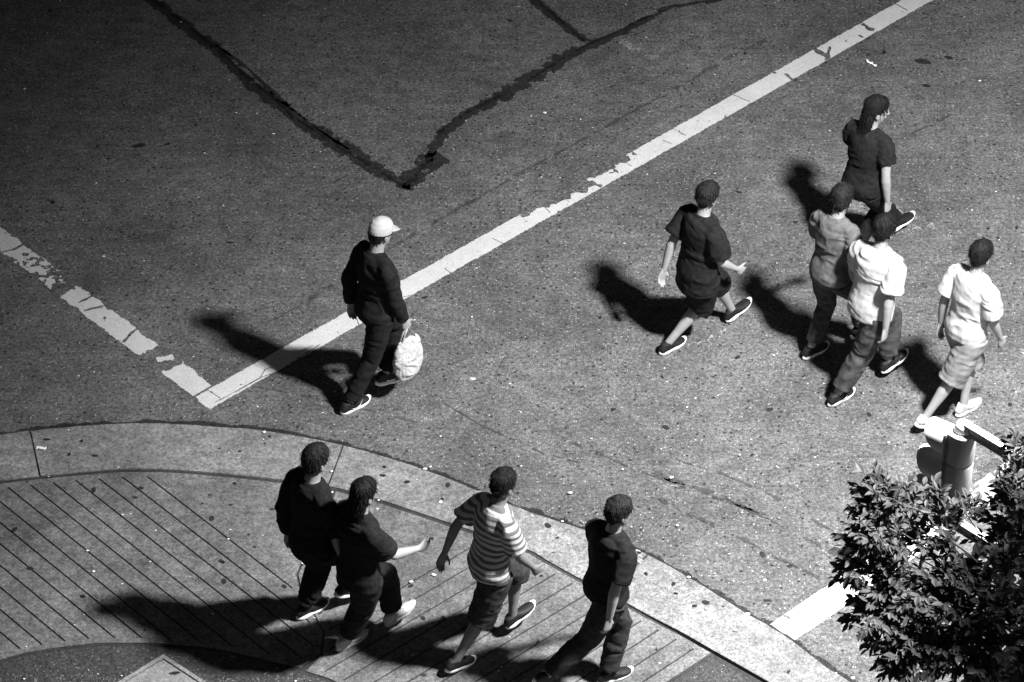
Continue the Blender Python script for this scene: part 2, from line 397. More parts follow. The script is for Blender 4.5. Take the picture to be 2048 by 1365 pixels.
for k in range(len(joints) - 1):
    (o0, i0), (o1, i1) = joints[k], joints[k + 1]
    po0, pi0, po1, pi1 = G(*o0), G(*i0), G(*o1), G(*i1)
    pl0, pl1 = lipseg(po0, pi0), lipseg(po1, pi1)
    n = 70; g = .007
    rows = [between(cO, po0, po1, n), between(cL, pl0, pl1, n), between(cI, pi0, pi1, n)]
    V = []; F = []
    for q in range(n):
        O, Lq, I = rows[0][q], rows[1][q], rows[2][q]
        d = (rows[0][min(q + 1, n - 1)] - rows[0][max(q - 1, 0)]).normalized()
        sh = d * (g if q == 0 else (-g if q == n - 1 else 0))
        dirn = (I - O).normalized(); h = curb_h(Lq.x)
        jag = Vector((0, 0, 0)) + dirn * .006 * noise.noise(O * 7) + dirn * .004 * noise.noise(O * 30)
        pr = [(O + jag + dirn * .008, .002), (O + jag + dirn * .013, .009), (O + dirn * .05, .0095), (Lq - dirn * .045, .011), (Lq - dirn * .015, .012 + h * .15), (Lq + dirn * .015, .010 + h * .85), (Lq + dirn * .035, .012 + h),
              (I - dirn * .028, .013 + h), (I - dirn * .02, .010 + h), (I - dirn * .018, .0)]
        for p, z in pr: V.append((p.x + sh.x, p.y + sh.y, z))
    m_ = 10
    for q in range(n - 1):
        for r in range(m_ - 1): a = q * m_ + r; F.append((a, a + 1, a + 1 + m_, a + m_))
    for q in (0, n - 1):
        b = len(V)
        for r in range(m_): v = V[q * m_ + r]; V.append((v[0], v[1], -.0))
        for r in range(m_ - 1): F.append((q * m_ + r, q * m_ + r + 1, b + r + 1, b + r))
    ob = meshobj("gutter_slab", V, F, M_conc, gutter)
    bm = bmesh.new(); bm.from_mesh(ob.data); bmesh.ops.recalc_face_normals(bm, faces=bm.faces); bm.to_mesh(ob.data); bm.free()
# dirty line at the foot of the gutter
crack_pts = [(x, y - 2) for x, y in outer]
crack("gutter_dirt", crack_pts, .035, rag=1.2, sc=10, seed=41, m=M_tar, cell=.008, z=.0035)

# ------------------------------------------------------------------ sidewalk of grooved concrete
SZ = .012
sidewalk = tag(meshobj("sidewalk", [(v[0], v[1], .004) for v in [tuple(p) for p in between(cI, cI[0], cI[-1], 80)]] + [(9, -40, .004), (-20, -40, .004)], [tuple(range(82))], M_joint), kind="structure")
def offset_poly(P, d):
    n = len(P); area = sum(P[i].x * P[(i + 1) % n].y - P[(i + 1) % n].x * P[i].y for i in range(n)); sg = 1 if area > 0 else -1; out = []
    for i in range(n):
        a, b, c = P[i - 1], P[i], P[(i + 1) % n]
        e1 = (b - a).normalized(); e2 = (c - b).normalized()
        n1 = Vector((-e1.y, e1.x, 0)) * sg; n2_ = Vector((-e2.y, e2.x, 0)) * sg
        m = (n1 + n2_); m = m / max(.4, m.dot(n1)); dd = d[i] if isinstance(d, list) else d
        out.append(b + m * dd)
    return out
def slab_from_poly(name, P, z, m, parent, h=.012):
    bm = bmesh.new(); vs = [bm.verts.new((p.x, p.y, z)) for p in P]; f = bm.faces.new(vs)
    bm.normal_update()
    if f.normal.z < 0: f.normal_flip()
    return bm
def finish(bm, name, m, parent, z, h, bev=.0025):
    if len(bm.faces) == 0: bm.free(); return None
    bmesh.ops.triangulate(bm, faces=[f for f in bm.faces if len(f.verts) > 8])
    r = bmesh.ops.extrude_face_region(bm, geom=bm.faces[:])
    vs = [v for v in r["geom"] if isinstance(v, bmesh.types.BMVert)]
    bmesh.ops.translate(bm, verts=vs, vec=(0, 0, h))
    bmesh.ops.recalc_face_normals(bm, faces=bm.faces)
    me = bpy.data.meshes.new(name); bm.to_mesh(me); bm.free()
    return link(name, me, m, parent)
def grooved(P, inset, lines, spacing_dir, m, gap):
    """border ring plus strips cut out of the inner outline by the groove lines (point, direction)"""
    Q = offset_poly(P, inset)
    n = len(P); bm = bmesh.new()
    a = [bm.verts.new((p.x, p.y, 0)) for p in P]; b = [bm.verts.new((p.x, p.y, 0)) for p in Q]
    for i in range(n): j = (i + 1) % n; bm.faces.new((a[i], a[j], b[j], b[i]))
    finish(bm, "slab_border", m, sidewalk, 0, SZ)
    prev = None
    L = [None] + lines + [None]
    for k in range(len(L) - 1):
        bm = bmesh.new(); vs = [bm.verts.new((p.x, p.y, 0)) for p in Q]; bm.faces.new(vs)
        for ln, sgn in ((L[k], 1), (L[k + 1], -1)):
            if ln is None: continue
            p, d = ln; nn_ = Vector((-d.y, d.x, 0)).normalized()
            if nn_.dot(spacing_dir) < 0: nn_ = -nn_
            nn_ = nn_ * sgn
            bmesh.ops.bisect_plane(bm, geom=bm.verts[:] + bm.edges[:] + bm.faces[:], plane_co=p + nn_ * gap / 2, plane_no=nn_, clear_inner=True)
        finish(bm, "concrete_strip", m, sidewalk, 0, SZ)
seamL = [(660, 984), (625, 1080), (592, 1150), (600, 1188), (622, 1225), (646, 1268), (640, 1310), (600, 1338)]
bottomL = [(560, 1328), (520, 1318), (450, 1302), (400, 1294), (340, 1290), (270, 1288), (200, 1288), (140, 1294), (90, 1301), (45, 1309), (0, 1322), (-100, 1345), (-220, 1375)]
topL = [(-220, 1008), (-100, 985), (0, 970), (81, 961), (161, 953), (242, 947), (322, 947), (387, 951), (484, 960), (560, 968), (610, 974)]
polyL = [G(*p) for p in topL + seamL + bottomL]
gl = []
for i in range(-8, 26):
    # grooves on the left run down to the right, all parallel
    p = G(295 - 49 * i, 956 + 3 * i if i < 6 else 974 + (i - 6) * 4)
    gl.append((p, G(555, 1156) - G(295, 956)))
gl = [g for g in gl]
dirL = (G(555, 1156) - G(295, 956)).normalized(); perp = Vector((-dirL.y, dirL.x, 0))
base = G(295, 956); step = abs((G(246, 957.5) - base).dot(perp)); sg = 1 if (G(246, 957.5) - base).dot(perp) > 0 else -1
gl = [(base + perp * (sg * step * i), dirL) for i in range(0, 22)]
grooved(polyL, .05, gl, perp * sg, M_conc2, .014)
# right hand panel
topR = [(672, 985), (750, 1006), (900, 1056), (985, 1085), (1060, 1111), (1090, 1129), (1155, 1165), (1223, 1200), (1291, 1239), (1359, 1276), (1421, 1312)]
botR = [(1349, 1358), (1260, 1410), (1150, 1475), (1000, 1565), (860, 1520), (760, 1440), (690, 1375), (655, 1358), (612, 1345)]
seamR = [(645, 1312), (650, 1268), (626, 1224), (604, 1188), (597, 1151), (630, 1082)]
polyR = [G(*p) for p in topR + botR + seamR]
dirR = (G(1359, 1281) - G(1147, 1414)).normalized(); perpR = Vector((-dirR.y, dirR.x, 0))
b0 = G(1395, 1298); stp = abs((G(1362, 1281) - b0).dot(perpR)) * 1.0
stp = abs((G(1060, 1194) - G(1060, 1234)).dot(perpR)) * .985
sgR = 1 if (G(1060, 1000) - b0).dot(perpR) > 0 else -1
gr_ = [(b0 + perpR * (sgR * stp * i), dirR) for i in range(0, 13)]
print("groove step", step, stp)
grooved(polyR, .045, gr_, perpR * sgR, M_conc2, .014)

# exposed aggregate pavement behind, with loose stones, and the concrete pad
agg = tag(meshobj("aggregate_pavement", [(-30, -40, .0075), (12, -40, .0075), (12, -3.2, .0075), (-30, -3.2, .0075)], [(0, 1, 2, 3)], M_agg), kind="structure")
# keep it inside its own outline
agg.data.clear_geometry()
pa = [G(*p, .0075) for p in [(-220, 1380), (-100, 1350), (0, 1327), (45, 1314), (90, 1306), (140, 1299), (200, 1293), (270, 1293), (340, 1295), (400, 1299), (450, 1307), (520, 1323), (600, 1348), (650, 1362), (690, 1382), (760, 1446), (860, 1528), (1000, 1573), (1150, 1482), (1349, 1364), (1421, 1319),
                      (1509, 1370), (1600, 1424), (1700, 1487), (1900, 1627), (2100, 1775)]] + [Vector((8, -30, .0075)), Vector((-18, -30, .0075))]
agg.data.from_pydata([tuple(p) for p in pa], [], [tuple(range(len(pa)))]); agg.data.materials.append(M_agg)
def inside(p, P):
    c = False; n = len(P)
    for i in range(n):
        a, b = P[i], P[(i + 1) % n]
        if (a.y > p[1]) != (b.y > p[1]) and p[0] < (b.x - a.x) * (p[1] - a.y) / (b.y - a.y) + a.x: c = not c
    return c
padP = [G(*p, .02) for p in [(327, 1309), (405, 1360), (470, 1402), (330, 1495), (150, 1415), (236, 1364)]]
bm = bmesh.new(); bm.from_mesh(agg.data)
bmesh.ops.bisect_plane(bm, geom=bm.verts[:] + bm.edges[:] + bm.faces[:], plane_co=(.9, 0, 0), plane_no=(1, 0, 0)); bmesh.ops.triangulate(bm, faces=bm.faces[:])
def rise(x): return curb_h(x) - .004
for v in bm.verts: v.co.z += rise(v.co.x)
bm.to_mesh(agg.data); bm.free()
for ob in [sidewalk] + list(sidewalk.children):
    bm = bmesh.new(); bm.from_mesh(ob.data)
    bmesh.ops.bisect_plane(bm, geom=bm.verts[:] + bm.edges[:] + bm.faces[:], plane_co=(.9, 0, 0), plane_no=(1, 0, 0)); bmesh.ops.triangulate(bm, faces=[f for f in bm.faces if len(f.verts) > 4])
    for v in bm.verts: v.co.z += rise(v.co.x)
    bm.to_mesh(ob.data); bm.free()
V = []; F = []
rr = random.Random(5)
cnt = 0
regs = [(-4.6, .4, -5.2, -3.75), (.5, 3.4, -5.6, -3.9)]
for (x0, x1, y0, y1) in regs:
    for _ in range(7000):
        x = rr.uniform(x0, x1); y = rr.uniform(y0, y1)
        if not inside((x, y), pa) or inside((x, y), padP): continue
        s = rr.uniform(.004, .011); b = len(V); an = rr.random() * 6
        ax = Vector((math.cos(an), math.sin(an), 0)); ay = Vector((-ax.y, ax.x, 0)); c = Vector((x, y, .0078 + rise(x)))
        e = rr.uniform(1, 2.0)
        for q in (ax * s * e, ay * s, -ax * s * e, -ay * s): V.append(c + q)
        V.append(c + Vector((0, 0, s * .8)) + ax * s * .3)
        F += [(b, b + 1, b + 4), (b + 1, b + 2, b + 4), (b + 2, b + 3, b + 4), (b + 3, b, b + 4)]
M_stone = mat("stone_chips", .12, .8, .3, .5, scale=14)
tag(meshobj("gravel", V, F, M_stone), "loose light and dark stone chips on the aggregate paving", "gravel", kind="stuff")
pad = tag(link("concrete_pad", bpy.data.meshes.new("concrete_pad"), None), kind="structure")
pad["kind"] = "structure"
def poly_solid(name, P, z0, z1, m, parent):
    n = len(P); V = [(p.x, p.y, z1) for p in P] + [(p.x, p.y, z0) for p in P]
    F = [tuple(range(n))] + [(i, (i + 1) % n, n + (i + 1) % n, n + i) for i in range(n)]
    o = meshobj(name, V, F, m, parent); bm = bmesh.new(); bm.from_mesh(o.data); bmesh.ops.recalc_face_normals(bm, faces=bm.faces); bm.to_mesh(o.data); bm.free(); return o
inn = offset_poly(padP, .03); inn2 = offset_poly(padP, .042)
bm = bmesh.new(); a = [bm.verts.new((p.x, p.y, 0.0)) for p in padP]; b = [bm.verts.new((p.x, p.y, 0.0)) for p in inn]
for i in range(6): bm.faces.new((a[i], a[(i + 1) % 6], b[(i + 1) % 6], b[i]))
finish(bm, "pad_edge", M_pad, pad, 0, .022)
poly_solid("pad_slab", inn2, 0, .022, M_pad, pad)
poly_solid("pad_joint", inn, 0, .012, M_joint, pad)
spots("pad_slot", [(350, 1351, 26, 5)], M_gum, pad, z=.0245, seed=9)

# gum and dirt blots on concrete
spots("gum_spot", [(30, 1062, 13, 9), (61, 1140, 12, 8), (188, 983, 12, 9), (283, 979, 10, 6), (270, 998, 9, 6), (424, 1040, 14, 9), (443, 1126, 11, 8), (448, 1166, 13, 9), (545, 1022, 10, 5), (166, 1196, 10, 7),
                   (470, 970, 9, 5), (462, 1013, 7, 5), (420, 993, 7, 4), (405, 1010, 7, 4), (498, 1072, 7, 4), (509, 1097, 7, 4), (392, 1165, 4, 3), (569, 1176, 10, 8), (640, 1228, 8, 7), (822, 1175, 10, 7), (846, 1239, 11, 7), (887, 1239, 11, 7),
                   (864, 1080, 8, 5), (847, 1353, 9, 6), (1074, 1288, 8, 4), (1082, 1155, 7, 5), (55, 967, 5, 4), (291, 1263, 5, 4), (448, 1128, 6, 5), (1077, 1286, 5, 4), (1313, 1303, 4, 4)], M_gum, sidewalk, z=SZ + .004, seed=11)
spots("gum_spot", [(95, 882, 13, 5), (164, 885, 9, 5), (139, 912, 9, 6), (190, 915, 12, 6), (766, 954, 12, 6), (814, 967, 12, 7), (896, 973, 13, 8), (885, 1001, 8, 5), (769, 937, 9, 5), (1096, 1054, 13, 10), (1105, 1112, 11, 8), (1115, 1079, 6, 5), (1278, 1107, 10, 6),
                   (1347, 1171, 10, 6), (1352, 1190, 8, 5), (1412, 1208, 14, 9), (1389, 1215, 9, 6), (1292, 1151, 9, 6), (1308, 1229, 10, 6), (480, 906, 7, 4), (440, 900, 6, 3), (540, 876, 7, 4), (530, 890, 4, 3), (1577, 1347, 9, 5), (1446, 1216, 4, 3)], M_gum, gutter, z=.0165, seed=13)
# litter specks: tiny light crumbs nobody could count
V = []; F = []
def crumb(x, y, z, s, zz=.003):
    c = G(x, y, z); b = len(V); n = 6; ph = rr.random() * 6
    for j in range(n): t = 2 * math.pi * j / n + ph; q = s * rr.uniform(.6, 1.2); V.append((c.x + math.cos(t) * q * 1.3, c.y + math.sin(t) * q, z + .002))
    V.append((c.x, c.y, z + zz + s * .4))
    for j in range(n): F.append((b + j, b + (j + 1) % n, b + n))
for x, y, s in [(50, 178, 7), (207, 513, 8), (547, 268, 6), (1090, 226, 10), (362, 45, 5), (1140, 986, 9), (1343, 955, 9), (1530, 1160, 8), (1355, 1051, 7), (1125, 1043, 5), (1495, 1229, 9), (1587, 1290, 10), (1378, 1155, 8), (947, 758, 12), (1020, 768, 6),
                (850, 938, 9), (881, 1004, 9), (861, 934, 6), (528, 864, 7), (1960, 162, 8), (1245, 1050, 5), (1520, 1325, 8), (1470, 1260, 7), (1487, 1262, 7), (1530, 1292, 6), (1413, 1218, 8), (175, 1102, 6), (187, 1143, 7), (245, 1030, 5), (823, 1164, 7), (868, 1150, 9), (666, 1243, 8), (425, 1229, 5),
                (663, 985, 7), (663, 943, 6), (1520, 1336, 8), (1706, 1357, 9), (1480, 910, 5), (1300, 1400, 5)]:
    crumb(x, y, 0.004 if y < 850 or x > 1480 else .022, s / 246 * .42)
for _ in range(330):
    x = rr.uniform(0, 2048); y = rr.uniform(0, 1365); crumb(x, y, .003 if y < 840 or x > 1500 else .016, rr.uniform(.003, .008), .001)
tag(meshobj("litter_specks", V, F, M_white), "tiny pale crumbs and grit scattered over road and sidewalk", "litter", kind="stuff")
# crumpled paper scrap
V = []; F = []
pc = G(1743, 128, .01)
nx_, ny_ = 8, 4
for i in range(nx_):
    for j in range(ny_):
        u = i / (nx_ - 1) - .5; v = j / (ny_ - 1) - .5
        V.append((pc.x + u * .085 + .012 * math.sin(i * 2.2) * v * 2, pc.y - u * .085 + v * .035 + .008 * math.cos(i * 1.7), .006 + .014 * abs(math.sin(i * 1.9 + j * 1.3))))
for i in range(nx_ - 1):
    for j in range(ny_ - 1): a = i * ny_ + j; F.append((a, a + ny_, a + ny_ + 1, a + 1))
tag(meshobj("paper_scrap", V, F, M_white), "crumpled white paper scrap on the asphalt at the upper right, beside the long white line", "paper scrap")
V = []; F = []
pc = G(83, 897, .014)
for i in range(7):
    for j in range(3):
        V.append((pc.x + (i - 3) * .013, pc.y + (j - 1) * .014 + .006 * math.sin(i), .015 + .006 * abs(math.sin(i * 2 + j))))
for i in range(6):
    for j in range(2): a = i * 3 + j; F.append((a, a + 3, a + 4, a + 1))
tag(meshobj("paper_scrap", V, F, M_white), "thin pale paper strip lying on the concrete gutter at the left edge", "paper scrap")

# ------------------------------------------------------------------ street lamp standing just outside the frame: it throws the shadows
M_metal = mat("galvanised_steel", .35, .45, .5, .12, scale=20, metallic=.6)
lamp = thing("street_lamp", "tall grey street lamp on the corner behind the tree, lighting the crossing", "street lamp", (5.9, -6.4, 0))
def local(o, p): return Vector(p) - o.location
B = ([], []); P0 = lamp.location
loft(B, [(0, 0, 0), (0, 0, .25), (0, 0, .3), (0, 0, 4), (0, 0, 8.0)], [(.17, .17), (.17, .17), (.1, .1), (.085, .085), (.06, .06)], (1, 0, 0), 20, dome=.1)
meshobj("pole", *B, M_metal, lamp, True)
LL = local(lamp, LAMP)
B = ([], []); loft(B, [(0, 0, 7.7), LL * .35 + Vector((0, 0, 5.4)), Vector((LL.x * .8, LL.y * .8, 8.22)), Vector((LL.x * .95, LL.y * .95, 8.22))], [(.045, .045)] * 4, (0, 0, 1), 12)
meshobj("arm", *B, M_metal, lamp, True)
B = ([], []); dd = Vector((LL.x, LL.y, 0)).normalized(); ce = Vector((LL.x, LL.y, 8.2))
loft(B, [ce - dd * .35, ce - dd * .2, ce + dd * .05, ce + dd * .25, ce + dd * .33], [(.07, .05), (.14, .08), (.17, .1), (.14, .08), (.07, .04)], dd.cross(Vector((0, 0, 1))), 20)
meshobj("lamp_head", *B, M_metal, lamp, True)
ml = bpy.data.materials.new("lamp_glass"); ml.use_nodes = True
e = ml.node_tree.nodes["Principled BSDF"]; e.inputs["Emission Color"].default_value = (1, 1, 1, 1); e.inputs["Emission Strength"].default_value = 40
B = ([], []); c2 = ce - Vector((0, 0, .09)); loft(B, [c2 - dd * .16, c2, c2 + dd * .16], [(.09, .02), (.11, .03), (.09, .02)], dd.cross(Vector((0, 0, 1))), 16)
meshobj("lamp_lens", *B, ml, lamp, True)
ld = bpy.data.lights.new("lamp_light", 'SPOT'); ld.energy = LAMP_W; ld.spot_size = LAMP_CONE; ld.spot_blend = .6; ld.shadow_soft_size = .36; ld.color = (1, 1, 1)
lo = bpy.data.objects.new("lamp_light", ld); COL.objects.link(lo); lo.parent = lamp
lo.location = LL - Vector((0, 0, .0)); lo.rotation_euler = (LAMP_AIM - LAMP).to_track_quat('-Z', 'Y').to_euler()

# ------------------------------------------------------------------ traffic signal
M_sig = mat("signal_housing", .36, .5, .4, .08, scale=12, bump=.1)
M_vis = mat("signal_visor", .55, .5, .4, .08, scale=12)
M_black = mat("visor_inside", .012, .6, .3, .2)
SC = Dp(1922, 890, 20.45)               # centre of the top section
SH = .252
sigang = R(137); sf = Vector((math.cos(sigang), math.sin(sigang), 0)); sl = Vector((-sf.y, sf.x, 0))
poleP = Dp(2044, 905, 20.05)
sig = thing("traffic_signal", "three section traffic light seen from behind, on a bracket above the tree", "traffic light", (poleP.x, poleP.y, 0))
def SL(p): return tuple(Vector(p) - sig.location)
def cyl_section(c, r, h, n=28):
    """rounded back housing with a flat door side and rims"""
    V = []; F = []
    prof = [(-h / 2, .93), (-h / 2 + .004, .985), (-h / 2 + .012, 1.0), (h / 2 - .012, 1.0), (h / 2 - .004, .985), (h / 2, .93)]
    outl = []
    for k in range(n + 1):
        a = math.pi / 2 + math.pi * k / n
        outl.append(sf * (math.cos(a) * r * 1.0) + sl * (math.sin(a) * r))
    outl.append(-sl * r + sf * r * .55); outl.append(sl * r + sf * r * .55)
    m = len(outl)
    for z, s in prof:
        for q in outl: V.append(SL(c + q * s + Vector((0, 0, z))))
    for i in range(len(prof) - 1):
        for j in range(m): a = i * m + j; b = i * m + (j + 1) % m; F.append((a, b, b + m, a + m))
    F.append(tuple(range(m - 1, -1, -1))); F.append(tuple((len(prof) - 1) * m + j for j in range(m)))
    return V, F
def box(c, ax, ay, az, name, m, parent, bev=.004):
    bm = bmesh.new(); vs = []
    for sx in (-1, 1):
        for sy in (-1, 1):
            for sz in (-1, 1): vs.append(bm.verts.new(c + ax * sx + ay * sy + az * sz))
    for f in ((0, 1, 3, 2), (4, 6, 7, 5), (0, 4, 5, 1), (2, 3, 7, 6), (0, 2, 6, 4), (1, 5, 7, 3)): bm.faces.new([vs[i] for i in f])
    bmesh.ops.recalc_face_normals(bm, faces=bm.faces)
    if bev: bmesh.ops.bevel(bm, geom=bm.edges[:], offset=bev, segments=2, affect='EDGES')
    me = bpy.data.meshes.new(name); bm.to_mesh(me); bm.free(); return link(name, me, m, parent)
for k in range(3):
    c = SC - Vector((0, 0, SH * k))
    sec = meshobj("signal_section", *cyl_section(c, .094, SH - .006), M_sig, sig)
    for p in sec.data.polygons: p.use_smooth = len(p.vertices) == 4
    door = box(Vector(SL(c + sf * .062)), sf * .010, sl * .112, Vector((0, 0, SH / 2 - .004)), "signal_door", M_sig, sec, .006)
    # lens
    B = ([], []); loft(B, [SL(c + sf * .072), SL(c + sf * .082)], [(.088, .088)] * 2, sl, 24, dome=.15); meshobj("lens", *B, M_black, sec, True)
    # tunnel visor, open below, slightly nose down
    V = []; F = []; n = 48; ax = (sf - Vector((0, 0, .13))).normalized(); uz = sl.cross(ax).normalized(); uz = uz if uz.z > 0 else -uz
    for ring, (d, r) in enumerate([(.07, .102), (.25 if k == 0 else .29, .100)]):
        for rr_ in (r, r - .004):
            for j in range(n + 1):
                a = R(-50) + R(280) * j / n
                ext = d if ring == 0 else d - .11 * (.5 - .5 * math.sin(a)) ** 1.0
                V.append(SL(c + ax * ext + sl * (math.cos(a) * rr_) + uz * (math.sin(a) * rr_)))
    m_ = n + 1
    for j in range(n):
        F.append((j, j + 1, 2 * m_ + j + 1, 2 * m_ + j)); F.append((m_ + j + 1, m_ + j, 3 * m_ + j, 3 * m_ + j + 1))
        F.append((2 * m_ + j, 2 * m_ + j + 1, 3 * m_ + j + 1, 3 * m_ + j))
    meshobj("visor", V, F, M_vis, sec)
    for s_ in (-1, 1):
        B = ([], []); loft(B, [SL(c + sl * .112 * s_ + sf * .065 + Vector((0, 0, -.05))), SL(c + sl * .112 * s_ + sf * .065 + Vector((0, 0, .05)))], [(.007, .007)] * 2, sf, 8); meshobj("hinge", *B, M_sig, sec, True)
M_brk = mat("bracket_metal", .5, .5, .4, .1)
top = SC + Vector((0, 0, SH / 2)); bot = SC - Vector((0, 0, SH * 2.5))
pt = Vector((poleP.x, poleP.y, top.z + .05)); dv = (pt - top); dv.z = 0; du = dv.normalized(); dl = Vector((-du.y, du.x, 0))
for zz, nm in ((top.z + .035, 1), (bot.z - .035, -1)):
    c0 = Vector((top.x, top.y, zz)); ln = dv.length
    br = box(Vector(SL(c0 + du * (ln * .5))), du * (ln * .5 - .02), dl * .006, Vector((0, 0, .032)), "bracket_arm", M_brk, sig, .002)
    box(Vector(SL(c0 + du * (ln * .5) + Vector((0, 0, .034)))), du * (ln * .5 - .02), dl * .026, Vector((0, 0, .004)), "arm_flange", M_brk, br, .001)
    box(Vector(SL(c0 + du * (ln * .5) - Vector((0, 0, .034)))), du * (ln * .5 - .02), dl * .026, Vector((0, 0, .004)), "arm_flange", M_brk, br, .001)
    B = ([], []); loft(B, [SL(c0 - Vector((0, 0, .03))), SL(c0 + Vector((0, 0, .02)))], [(.06, .06), (.045, .045)], (1, 0, 0), 20, dome=.2); meshobj("hub", *B, M_brk, br, True)
    B = ([], []); loft(B, [SL(pt * 1 + Vector((0, 0, zz - pt.z - .045))), SL(pt + Vector((0, 0, zz - pt.z + .045)))], [(.07, .07)] * 2, (1, 0, 0), 20, dome=.3); meshobj("clamp", *B, M_brk, br, True)
B = ([], []); loft(B, [SL((poleP.x, poleP.y, 0)), SL((poleP.x, poleP.y, .02)), SL((poleP.x, poleP.y, .3)), SL((poleP.x, poleP.y, .32)), SL((poleP.x, poleP.y, pt.z + .06))], [(.14, .14), (.14, .14), (.12, .12), (.052, .052), (.052, .052)], (1, 0, 0), 20, dome=.2)
meshobj("pole", *B, M_metal, sig, True)

# ------------------------------------------------------------------ people
HEAD = R(42.4)
M = {}
M["skin"] = mat("skin", .27, .55, .35, .05, scale=12)
M["skin_dark"] = mat("skin_dark", .16, .55, .35, .06, scale=12)
M["eye"] = mat("eye", .05, .2, .6, .02)
M["hair_black"] = mat("hair_black", .007, .7, .12, .3, scale=60, bump=.12, bscale=120)
M["hair_brown"] = mat("hair_brown", .011, .7, .14, .3, scale=60, bump=.12, bscale=120)
M["hair_fair"] = mat("hair_fair", .2, .6, .35, .25, scale=60, bump=.12, bscale=120)
M["black"] = mat("black_cloth", .012, .9, .12, .25, scale=30, bump=.3, bscale=400)
M["char"] = mat("charcoal_cloth", .03, .9, .12, .25, scale=30, bump=.3, bscale=400)
M["grey"] = mat("grey_cloth", .10, .9, .12, .2, scale=25, bump=.3, bscale=400)
M["pale_grey"] = mat("pale_grey_cloth", .22, .9, .12, .15, scale=20, bump=.3, bscale=400)
M["denim"] = mat("denim", .055, .9, .12, .35, scale=16, bump=.4, bscale=350)
M["denim_light"] = mat("denim_light", .16, .9, .12, .3, scale=16, bump=.4, bscale=350)
M["white"] = mat("white_cloth", .42, .9, .12, .06, scale=20, bump=.3, bscale=400)
M["pale"] = mat("pale_cloth", .38, .9, .12, .1, scale=20, bump=.3, bscale=400)
M["shoe"] = mat("black_shoe", .010, .6, .3, .2, scale=60, bump=.3, bscale=300)
M["shoe_light"] = mat("light_shoe", .40, .6, .3, .2, scale=60, bump=.3, bscale=300)
M["sole"] = mat("white_sole", .82, .5, .3, .04)
M["lace"] = mat("lace", .25, .8, .2, .1)
def stripe_mat():
    m = bpy.data.materials.new("striped_cloth"); m.use_nodes = True; n = m.node_tree.nodes; L = m.node_tree.links; b = n["Principled BSDF"]; b.inputs["Roughness"].default_value = .9
    tc = n.new("ShaderNodeTexCoord"); wv = n.new("ShaderNodeTexWave"); wv.bands_direction = 'Z'; wv.inputs["Scale"].default_value = 6.2; wv.inputs["Distortion"].default_value = 1.6
    L.new(tc.outputs["Object"], wv.inputs["Vector"]); cr = n.new("ShaderNodeValToRGB"); cr.color_ramp.interpolation = 'LINEAR'
    cr.color_ramp.elements[0].position = .42; cr.color_ramp.elements[1].position = .5; cr.color_ramp.elements[0].color = (.10, .10, .10, 1); cr.color_ramp.elements[1].color = (.42, .42, .42, 1)
    L.new(wv.outputs["Fac"], cr.inputs[0]); L.new(cr.outputs[0], b.inputs["Base Color"]); return m
M["stripe"] = stripe_mat()
ZV = Vector((0, 0, 1))

def hand(B, wr, d, palm_n, k, curl=.5, thumb_side=1):
    """palm and five separate fingers; d points to the fingertips, palm_n out of the palm"""
    d = d.normalized(); palm_n = (palm_n - d * palm_n.dot(d)).normalized(); s = d.cross(palm_n) * thumb_side
    loft(B, [wr, wr + d * .03 * k, wr + d * .07 * k, wr + d * .095 * k], [(.027 * k, .02 * k), (.036 * k, .018 * k), (.043 * k, .016 * k), (.041 * k, .013 * k)], s, 12)
    for f, (off, ln, st) in enumerate([(.031, .068, .090), (.011, .078, .096), (-.010, .072, .094), (-.030, .056, .086)]):
        p = wr + d * st * k * .94 + s * off * k; q = d + s * (off * 1.3); q.normalize(); pts = [p - q * .018 * k, p]; ang = 0
        for L_ in (.42, .32, .26):
            ang += curl * (.55 + .05 * f)
            dv_ = (q * math.cos(ang) + palm_n * math.sin(ang)); pts.append(pts[-1] + dv_ * ln * L_ * k)
        loft(B, pts, [(.0095 * k, .0095 * k)] * 2 + [(.0092 * k, .009 * k), (.0085 * k, .0082 * k), (.007 * k, .007 * k)], s, 8)
    p = wr + d * .03 * k + s * .028 * k; q = (d * .75 + s * .65 + palm_n * .25).normalized(); q2 = (d * .95 + s * .15 + palm_n * .35).normalized()
    loft(B, [p - q * .01, p + q * .03 * k, p + q * .055 * k + q2 * .0, p + q * .055 * k + q2 * .03 * k], [(.014 * k, .013 * k), (.012 * k, .012 * k), (.0105 * k, .010 * k), (.008 * k, .008 * k)], s, 8)

